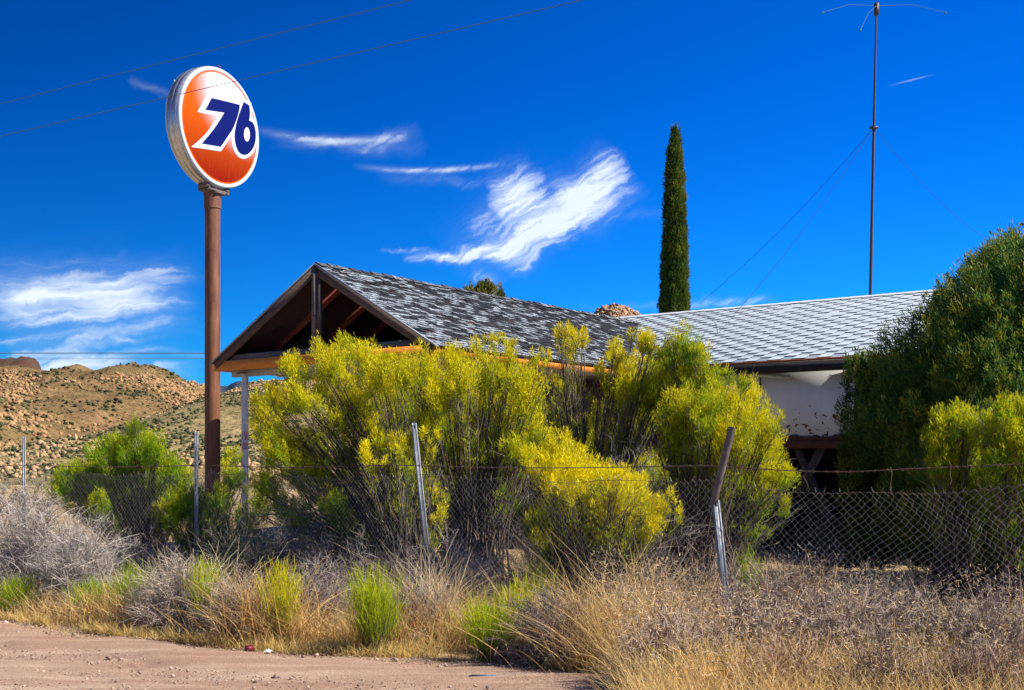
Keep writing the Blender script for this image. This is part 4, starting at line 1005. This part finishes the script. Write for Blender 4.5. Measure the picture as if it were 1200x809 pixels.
# straw clumps
def straw(px, D, w, h, n, label, col=(.50, .36, .17), lean=(0, 0), wid=.0065, group='tall straw clumps along the verge'):
    base = at(px, D, 0); A = Acc(); col = np.array(col)
    B = RNG.normal(size=(n, 3)) * np.array([w, w * .7, 0]); d = RNG.normal(size=(n, 3)) * np.array([.22, .22, 0]) + B * .5 + np.array([lean[0], lean[1], 1.0])
    h *= 1.12; n = int(n * 1.35); B = RNG.normal(size=(n, 3)) * np.array([w, w * .7, 0]); d = RNG.normal(size=(n, 3)) * np.array([.22, .22, 0]) + B * .5 + np.array([lean[0], lean[1], 1.0])
    c = 1.35 * col[None] * np.array((1.02, .99, .82))[None] * RNG.uniform(.55, 1.3, (n, 1)) * RNG.uniform(.93, 1.07, (n, 3))
    A.blades(B, d, h * RNG.uniform(.35, 1.05, n), wid * RNG.uniform(.6, 1.2, n), c, .55, 5, .3)
    o = A.build('straw_clump', M_grass); o.location = base; tag(o, label, 'dry grass', group); return o
straw(745, 10.2, .22, 1.02, 520, 'tallest golden straw clump right of the brightest yellow shrub', (.50, .36, .18))
straw(712, 9.9, .20, .80, 380, 'golden straw clump leaning over the dark twiggy shrub', (.46, .32, .16), (-.3, 0))
straw(505, 11.7, .13, 1.0, 260, 'pale upright straw clump beside the leaning middle post', (.56, .47, .34))
straw(520, 11.3, .12, .72, 260, 'tan straw clump right of the leaning middle post', (.48, .35, .2))
straw(225, 12.7, .25, .88, 420, 'pale drooping straw clump on top of the sprawling grey shrub', (.56, .48, .34))
straw(312, 11.4, .22, .78, 460, 'orange tan straw clump right of the sprawling shrub', (.50, .33, .15))
straw(352, 11.2, .12, .50, 140, 'thin tan straw clump at the road edge by the yellow tuft', (.50, .34, .16))
straw(138, 12.7, .14, .55, 200, 'orange straw clump at the road edge on the left', (.54, .36, .13))
straw(412, 11.1, .12, .42, 110, 'golden straw clump left of the bright green tuft', (.54, .40, .16))
straw(472, 11.1, .10, .66, 110, 'rust tipped straw clump right of the bright green tuft', (.50, .32, .14))
straw(622, 10.4, .2, .50, 180, 'tan straw clump below the centre green tuft', (.50, .36, .18))
straw(560, 12.3, .3, .7, 260, 'thin straw clump behind the centre green tuft', (.46, .36, .22))
straw(665, 11.6, .35, .72, 380, 'straw clump under the brightest yellow shrub', (.46, .34, .18))
straw(810, 10.0, .3, .62, 480, 'golden straw clump at the foot of the bent post', (.52, .38, .17))
straw(845, 8.2, .16, .60, 260, 'golden straw clump at the bottom edge under the bent post', (.58, .40, .13))
straw(890, 8.0, .12, .52, 160, 'orange straw clump near the bottom edge', (.56, .36, .12))
straw(960, 8.3, .15, .50, 180, 'golden straw clump at the bottom below the mesh', (.56, .40, .15))
straw(1045, 8.5, .16, .62, 220, 'tall golden straw clump between grey shrubs at the right', (.56, .42, .18))
straw(1120, 8.4, .18, .50, 220, 'straw clump near the bottom right corner', (.54, .42, .2))
straw(1000, 9.8, .35, .52, 420, 'yellow straw clump along the sagging mesh', (.54, .39, .14))
straw(1090, 9.7, .35, .50, 420, 'yellow straw clump along the mesh under the right broom', (.54, .39, .14))
straw(1175, 9.3, .3, .52, 380, 'yellow straw clump along the mesh at the right edge', (.54, .39, .14))
straw(910, 10.2, .35, .52, 420, 'yellow straw clump right of the bent post', (.52, .38, .16))

# ground cover grasses (countless)
def cover(name, n, xr, yf, h, col, wid, label, clump=True, cat='grass'):
    x = RNG.uniform(xr[0], xr[1], n); y0, y1 = yf(x); y = y0 + (y1 - y0) * RNG.random(n)
    k = fbm(x * 1.6, y * 1.6, 3) + RNG.uniform(-.12, .12, n) > ((.50 if h == .19 else .46) if clump else 0) + (.14 * np.clip(-1.6 - x, 0, 1) if h == .19 else 0); x, y = x[k], y[k]; n = len(x)
    B = np.stack([x, y, np.full(n, -.02)], -1); d = RNG.normal(size=(n, 3)) * np.array([.38, .38, 0]) + np.array([0, 0, 1.0])
    c = np.array(col)[None] * RNG.uniform(.55, 1.25, (n, 1)) * RNG.uniform(.92, 1.08, (n, 3))
    A = Acc(); A.blades(B, d, h * RNG.uniform(.3, 1.1, n), wid, c, .5, 2, .3); tag(A.build(name, M_grass), label, cat, kind='stuff')
cover('dry_grass', 24000, (-7, 1.6), lambda x: (road_edge(x) - .05, road_edge(x) + .42 * np.clip((x + 4.5) / 3, .12, 1) * (.3 + 1.4 * fbm(x * 1.3 + 40, x * 0, 3))), .19, (.72, .53, .19), .005, 'short yellow dry grass along the road edge')
cover('dry_grass', 5000, (-7, 2.0), lambda x: (road_edge(x) - .9, road_edge(x) + .1), .07, (.60, .46, .18), .006, 'sparse straw scattered on the dirt road edge')
cover('dry_grass', 62000, (-8, 8), lambda x: (np.maximum(road_edge(x) + .3, 6.5), road_edge(x) * 0 + 14 - x * .35), .50, (.72, .50, .21), .005, 'dry tan grass between the shrubs of the verge')
cover('dry_grass', 62000, (.8, 6.5), lambda x: (x * 0 + 6.9, x * 0 + 11.0), .56, (.82, .60, .24), .0045, 'dry tan grass in front of the sagging mesh', False)
cover('dry_grass', 34000, (-18, 14), lambda x: (14 - x * .35 - 1, x * 0 + 34), .30, (.52, .38, .16), .009, 'golden dry grass in the yard behind the fence')
def seedheads():
    n = 26000; x = RNG.uniform(.7, 5.8, n); y = RNG.uniform(7.2, 11.4, n); z = RNG.uniform(.28, .78, n) * (.6 + .8 * fbm(x * 1.3, y * 1.3, 3))
    k = fbm(x * 1.4, y * 1.4, 3) > .40; B = np.stack([x, y, z], -1)[k]; n = len(B); d = RNG.normal(size=(n, 3)) + np.array([0, 0, .8])
    A = Acc(); mm = RNG.random((n, 1)); c = (np.array((.84, .60, .26)) * mm + np.array((.46, .39, .35)) * (1 - mm)) * RNG.uniform(.6, 1.25, (n, 1))
    A.blades(B, d, RNG.uniform(.02, .05, n), .006, c, .3, 1, .6); tag(A.build('seed_heads', M_grass), 'pale dry seed heads over the low brush at the lower right', 'grass', kind='stuff')
seedheads()

# evergreen crowns
def crown(name, base, prof, label, cat, colA, colB, clump, nclump, per, lump=.12, tip=.35, leaf=(.03, .07, .012), upw=.8, sun_tint=.0, group=None, tname='evergreen_tree', trunk_r=.2, coreshrink=.80):
    """prof: list of (z, radius)"""
    root = empty(tname, tuple(base)); tag(root, label, cat, group); prof = np.array(prof, float)
    zs, rs = prof[:, 0], prof[:, 1]
    A = Acc()
    # opaque hull added inside the crown to block light, in darker leaf colour
    nz, na_ = 40, 48; zz = np.linspace(zs[0], zs[-1], nz); th = np.linspace(0, 2 * np.pi, na_, endpoint=False)
    Z, T = np.meshgrid(zz, th, indexing='ij')
    def lumpf(Z, T): return 1 + lump * 2 * (fbm(np.cos(T) * 1.6 + 5, np.sin(T) * 1.6 + Z * .9, 4, Z * .5 + 3) - .5) + lump * 1.0 * (fbm(np.cos(T) * 5 + 9, np.sin(T) * 5 + Z * 2.6, 3, Z * 1.5) - .5)
    Rr = np.interp(Z, zs, rs) * coreshrink * lumpf(Z, T) - clump * .3; Rr = np.maximum(Rr, .01)
    V = np.stack([np.cos(T) * Rr, np.sin(T) * Rr, Z], -1); idx = np.arange(nz * na_).reshape(nz, na_); nx = np.roll(idx, -1, 1)
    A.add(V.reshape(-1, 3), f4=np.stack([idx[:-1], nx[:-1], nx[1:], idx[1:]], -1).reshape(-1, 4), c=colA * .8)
    # clumps
    w = np.interp(np.linspace(zs[0], zs[-1], 200), zs, rs); cdf = np.cumsum(w + .02); cdf /= cdf[-1]
    z = np.interp(RNG.random(nclump), cdf, np.linspace(zs[0], zs[-1], 200)); t = RNG.uniform(0, 2 * np.pi, nclump)
    sh = RNG.uniform(.80, 1.04, nclump); r = np.interp(z, zs, rs) * lumpf(z, t) * sh
    C = np.stack([np.cos(t) * r, np.sin(t) * r, z], -1); O = np.stack([np.cos(t), np.sin(t), np.zeros(nclump)], -1)
    cl_ = fbm(C[:, 0] * 2.2, C[:, 1] * 2.2, 3, C[:, 2] * 2.2) - .5; yv = np.clip(RNG.normal(tip, .26, nclump) + sun_tint * O[:, 0] + 1.3 * cl_, 0, 1)  # yellower towards the sun side: sunlight put into the leaf colour
    Cr = np.repeat(C, per, 0); Or = np.repeat(O, per, 0); n = len(Cr); sz = np.repeat(RNG.uniform(.6, 1.35, nclump), per)
    q = RNG.normal(size=(n, 3)); q /= np.linalg.norm(q, axis=1, keepdims=True); q *= RNG.random((n, 1)) ** .5
    h = q[:, 2].copy(); q[:, :2] *= (1 - .45 * h)[:, None]
    B = Cr + q * (clump * sz)[:, None] * np.array([.75, .75, 1.35]) + Or * (h * clump * .3)[:, None]
    d = np.array([0, 0, upw])[None] + Or * .45 + q * .7 + RNG.normal(size=(n, 3)) * .35
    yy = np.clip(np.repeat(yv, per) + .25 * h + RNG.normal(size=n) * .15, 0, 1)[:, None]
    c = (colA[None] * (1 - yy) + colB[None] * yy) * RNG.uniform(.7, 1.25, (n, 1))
    A.blades(B, d, RNG.uniform(leaf[0], leaf[1], n), leaf[2] * RNG.uniform(.7, 1.3, n), c, .1, 1, .45)
    A.build('crown', M_ever, root)
    Tk = Acc(); Tk.tubes(np.array([[(0, 0, -.1), (.02, 0, zs[-1] * .4), (0, .02, zs[-1] * .85)]]), np.array([[trunk_r, trunk_r * .6, trunk_r * .15]]), 10)
    Tk.build('trunk', M_bark, root, cols=False); return root
ED = 16.4
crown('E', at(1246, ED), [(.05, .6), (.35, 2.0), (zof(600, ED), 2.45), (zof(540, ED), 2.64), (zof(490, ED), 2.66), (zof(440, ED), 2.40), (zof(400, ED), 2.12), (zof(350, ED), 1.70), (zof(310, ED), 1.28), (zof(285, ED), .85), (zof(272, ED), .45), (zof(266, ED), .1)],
      'huge rounded dark evergreen shrub at the right covering the building end', 'tree', np.array((.060, .160, .035)), np.array((.80, .66, .025)), .16, 4600, 95, .27, .22, (.03, .07, .015), sun_tint=.45)
crown('E2', at(1011, 17.6), [(.2, .3), (zof(520, 17.6), .32), (zof(480, 17.6), .30), (zof(450, 17.6), .26), (zof(425, 17.6), .20), (zof(412, 17.6), .04)],
      'slim leafy evergreen shoot at the left side of the rounded evergreen', 'tree', np.array((.05, .12, .02)), np.array((.3, .32, .03)), .10, 260, 60, .3, .3, (.03, .07, .018), tname='evergreen_shrub', trunk_r=.04, coreshrink=.5)
CD = 36.5
crown('C', at(791, CD), [(0, .25), (.4, .42), (zof(368, CD), .40), (zof(330, CD), .37), (zof(300, CD), .34), (zof(250, CD), .29), (zof(200, CD), .23), (zof(175, CD), .17), (zof(158, CD), .09), (zof(148, CD), .02)],
      'tall narrow columnar cypress rising behind the white roof', 'tree', np.array((.030, .075, .014)), np.array((.20, .22, .025)), .115, 2500, 60, .30, .22, (.045, .10, .022), tname='cypress_tree', trunk_r=.12, sun_tint=.2)
JD = 40
crown('J', at(568, JD), [(2.5, .2), (zof(400, JD), .6), (zof(362, JD), .75), (zof(348, JD), .70), (zof(338, JD), .5), (zof(332, JD), .12)],
      'small olive treetop showing over the dark canopy ridge', 'tree', np.array((.06, .085, .012)), np.array((.30, .26, .03)), .14, 420, 60, .25, .45, (.05, .11, .03), tname='juniper_tree', trunk_r=.14)

# ================================================================== FENCE
FP = [(-7.77, 19.0), (-4.39, 16.6), (-1.06, 13.1), (1.86, 10.5), (4.75, 7.85), (7.6, 5.2)]
FPm = [(-17.9, 26.2), (-14.5, 23.8), (-11.1, 21.4)] + FP
fence = empty('wire_fence', (FP[0][0], FP[0][1], 0)); tag(fence, 'sagging chain link fence with barbed top wire on leaning steel posts', 'fence')
fo = np.array([FP[0][0], FP[0][1], 0])
def fl(p): return tuple(np.array(p, float) - fo)
tops = [None, None, None, (28, 512), (230, 507), None, None, None, None]
M_posts = []
def tpost(name, b, t, mat, label=None):
    """steel T-post: flange + stem"""
    A = Acc(); b, t = Vector(fl(b)), Vector(fl(t)); A.bar(b, t, .048, .007, up=(-.38, -.92, 0)); A.bar(b, t, .007, .055, up=(-.38, -.92, 0)); 
    A.bar(b + Vector((.03, -.03, 0)), t + Vector((.03, -.03, 0)), .02, .012, up=(-.38, -.92, 0))
    o = A.build(name, mat, fence, cols=False)
    if label: o['label'] = label
    return o
for i, (x_, y_) in enumerate(FPm):
    if i == 5:
        b = atp(504, 700, 13.1); b[2] = -.1; t_ = atp(484, 496, 13.1)
        tpost('post', b + np.array([.05, 0, 0]), t_, M_galv, 'steel post leaning left in the middle of the fence')
    elif i == 6:
        D_ = 10.5; b = atp(852, 712, D_); kx = atp(837, 586, D_); tp = atp(858, 501, D_ - .1); b2 = b + (b - kx) * .35; b2[2] = min(b2[2], -.05)
        o = tpost('post', b2, kx, M_galv, 'steel lower half of the bent post with a bright sunlit edge')
        A = Acc(); A.tubes(np.array([[fl(kx + (kx - tp) * .06), fl(tp)]]), .033, 14, cap=False); A.tubes(np.array([[fl(tp), fl(kx)]]), .026, 14)
        o = A.build('post_top', M_rustpost, fence, False, cols=False); o['label'] = 'rusty pipe slipped over the post and leaning right'
    else:
        h = 2.14
        lean = RNG.normal() * .01
        if i == 3: tpost('post', (x_, y_, -.1), tuple(atp(28, 512, y_)), M_galv)
        elif i == 4: tpost('post', (x_, y_, -.1), tuple(atp(229.5, 506, y_)), M_galv)
        else: tpost('post', (x_, y_, -.1), (x_ + lean, y_, h), M_galv)
# line parameterisation
FA = np.array(FPm, float); seg = np.r_[0, np.cumsum(np.hypot(*np.diff(FA, axis=0).T))]
def fpos(u): return np.stack([np.interp(u, seg, FA[:, 0]), np.interp(u, seg, FA[:, 1])], -1)
UT = seg[-1]; ubent = seg[6]
def ftop(u):
    t = 1.60 - .05 * np.abs(np.sin((u) / 4.3 * np.pi)) 
    drop = np.clip((u - ubent + .2) / .6, 0, 1) * np.clip((ubent + 2.6 - u) / 1.2, 0, 1)
    return t - .10 * drop + .15 * np.clip((u - ubent - 2.6) / 1.6, 0, 1.2) + .015 * np.sin(u * 5)
A = Acc(); dia = .072; nu = int(UT / dia); Hn = int(1.55 / dia) + 1
for sgn in (0, 1):
    cols_ = np.arange(nu); rows = np.arange(Hn * 2 + 1)
    U_ = (cols_[:, None] + (.5 * (rows[None] % 2) if sgn == 0 else 1 - .5 * (rows[None] % 2))) * dia
    v_ = rows[None] / (Hn * 2) + 0 * U_
    topz = ftop(U_); botz = .06 + .03 * np.sin(U_ * 2.3)
    Zz = botz + (topz - botz) * v_
    # sag/warp of the loose stretch
    loose = np.exp(-((U_ - ubent - 2.0) / 1.6) ** 2); Uw = U_ + loose * .05 * np.sin(Zz * 7 + U_ * 3) + .008 * np.sin(Zz * 20 + U_ * 40)
    XY = fpos(Uw); nvec = .015 * (1 if sgn else -1)
    off = .05 * loose * np.sin(U_ * 2 + Zz * 4) + .03 * np.sin(U_ * 1.7 + Zz * 2.1)
    P = np.stack([XY[..., 0] + off * .6 - fo[0], XY[..., 1] + off * .6 + nvec * .2 - fo[1], Zz], -1)
    A.tubes(P, np.where(U_ < ubent - .5, .0012, .0018), 3)
us = np.arange(0, UT, dia); XY = fpos(us); B = np.stack([XY[:, 0] - fo[0], XY[:, 1] - fo[1], ftop(us)], -1)
A.blades(B, RNG.normal(size=B.shape) * .4 + np.array([0, 0, 1]), .045, .005, np.array((.4, .4, .4)), 0, 1); A.build('chain_link_mesh', M_mesh, fence, cols=False)
def strand(zf, r, mat, name, barbs, u0=0, u1=None):
    u1 = UT if u1 is None else u1; us = np.linspace(u0, u1, 260); XY = fpos(us); Z = zf(us)
    A = Acc(); A.tubes(np.stack([XY[:, 0] - fo[0], XY[:, 1] - fo[1], Z], -1)[None], r, 5)
    if barbs:
        ub = np.arange(u0, u1, .11) ; n = len(ub); XY = fpos(ub); B = np.stack([XY[:, 0] - fo[0], XY[:, 1] - fo[1], zf(ub)], -1)
        for q in range(3):
            d = RNG.normal(size=(n, 3)); d /= np.linalg.norm(d, axis=1, keepdims=True); A.tubes(np.stack([B - d * .016, B + d * .016], 1), .0022, 3)
    A.build(name, mat, fence, cols=False)
def wz(u): 
    return 1.70 - .03 * np.sin((u % 4.2) / 4.2 * np.pi) - .035 * np.exp(-((u - ubent - .9) / .9) ** 2) + .05 * np.clip((u - ubent - 1.2) / 2, 0, 1)
strand(wz, .0045, M_barb, 'barbed_wire', True)
strand(lambda u: ftop(u) - .01 + .004 * np.sin(u * 9), .0022, M_barb, 'tension_wire', False)
strand(lambda u: .55 + .02 * np.sin(u * 1.3), .002, M_barb, 'tension_wire', False)
# dangling tie wires between barbed wire and mesh
for px_, y0, y1 in ((945, 553, 575), (1045, 548, 580), (1112, 541, 568)):
    k = (px_ - 600) / F; us = np.linspace(ubent, UT, 400); XY = fpos(us); j = int(np.argmin(np.abs(XY[:, 0] / XY[:, 1] - k))); D_ = XY[j, 1]; x_ = XY[j, 0]
    pts = [(x_ + RNG.normal() * .012, D_, zof(y0 + (y1 - y0) * t, D_)) for t in np.linspace(0, 1, 6)]
    A = Acc(); A.tubes(np.array([[fl(p) for p in pts]]), .0028, 4); A.build('tie_wire', M_barb, fence, cols=False)

# ================================================================== SMALL THINGS ON THE ROAD EDGE
M_can = (lambda m: m.set((.13, .012, .02), .5, .0))(NT('red_can_paint')); M_paper = (lambda m: m.set(m.mix(m.noise(20), (.7, .7, .72), (.85, .85, .86)), .8))(NT('white_paper')); M_stick = (lambda m: m.set((.10, .13, .17), .5))(NT('blue_grey_strip'))
def on_ground(px, py): D_ = EYE * F / (py - 545); return at(px, D_, 0.0), D_
p, D_ = on_ground(293, 764)
A = Acc(); P = np.array([[(-.038, 0, .03), (-.034, 0, .03), (.034, .01, .028), (.038, .01, .028)]]); A.tubes(P, np.array([[.024, .032, .031, .024]]), 14, cap=True)
o = A.build('crushed_can', M_can, cols=False); o.location = p; o.rotation_euler = (0, 0, .6); tag(o, 'small dark red can lying at the road edge under the straw', 'can')
p, D_ = on_ground(314, 766); bm = bmesh.new(); bmesh.ops.create_icosphere(bm, subdivisions=3, radius=.035)
for v in bm.verts: v.co *= 1 + .45 * (random.random() - .5); v.co.z = max(v.co.z * .55 + .02, 0)
me = bpy.data.meshes.new('paper_scrap'); bm.to_mesh(me); bm.free(); me.materials.append(M_paper); o = bpy.data.objects.new('paper_scrap', me); COL.objects.link(o); o.location = p; tag(o, 'crumpled white paper scrap at the road edge beside the red can', 'litter')
p, D_ = on_ground(566, 796); A = Acc(); A.box(-.11, .11, -.012, .012, .0, .012); A.box(-.09, .08, -.004, .004, .012, .018); o = A.build('plastic_strip', M_stick, cols=False); o.location = p + np.array([0, 0, .018]); o.rotation_euler = (0, 0.02, .12); tag(o, 'short blue grey plastic strip lying on the dirt road', 'litter')
# pebbles
A = Acc(); n = 20000; x = RNG.uniform(-8, 1.5, n); y = road_edge(x) - 5.5 * RNG.random(n) ** 1.3; k = y > 6; x, y = x[k], y[k]; n = len(x)
s = .0055 * RNG.lognormal(0, .55, n); c = np.array((.36, .25, .19))[None] * RNG.uniform(.35, 1.6, (n, 1))
s *= .8; scatter_rocks(A, np.stack([x, y, .014 + s * .3], -1), s, c, (1, 1, .7)); tag(A.build('pebbles', M_pebble), 'small pebbles and clods scattered over the pinkish dirt road', 'pebbles', kind='stuff')
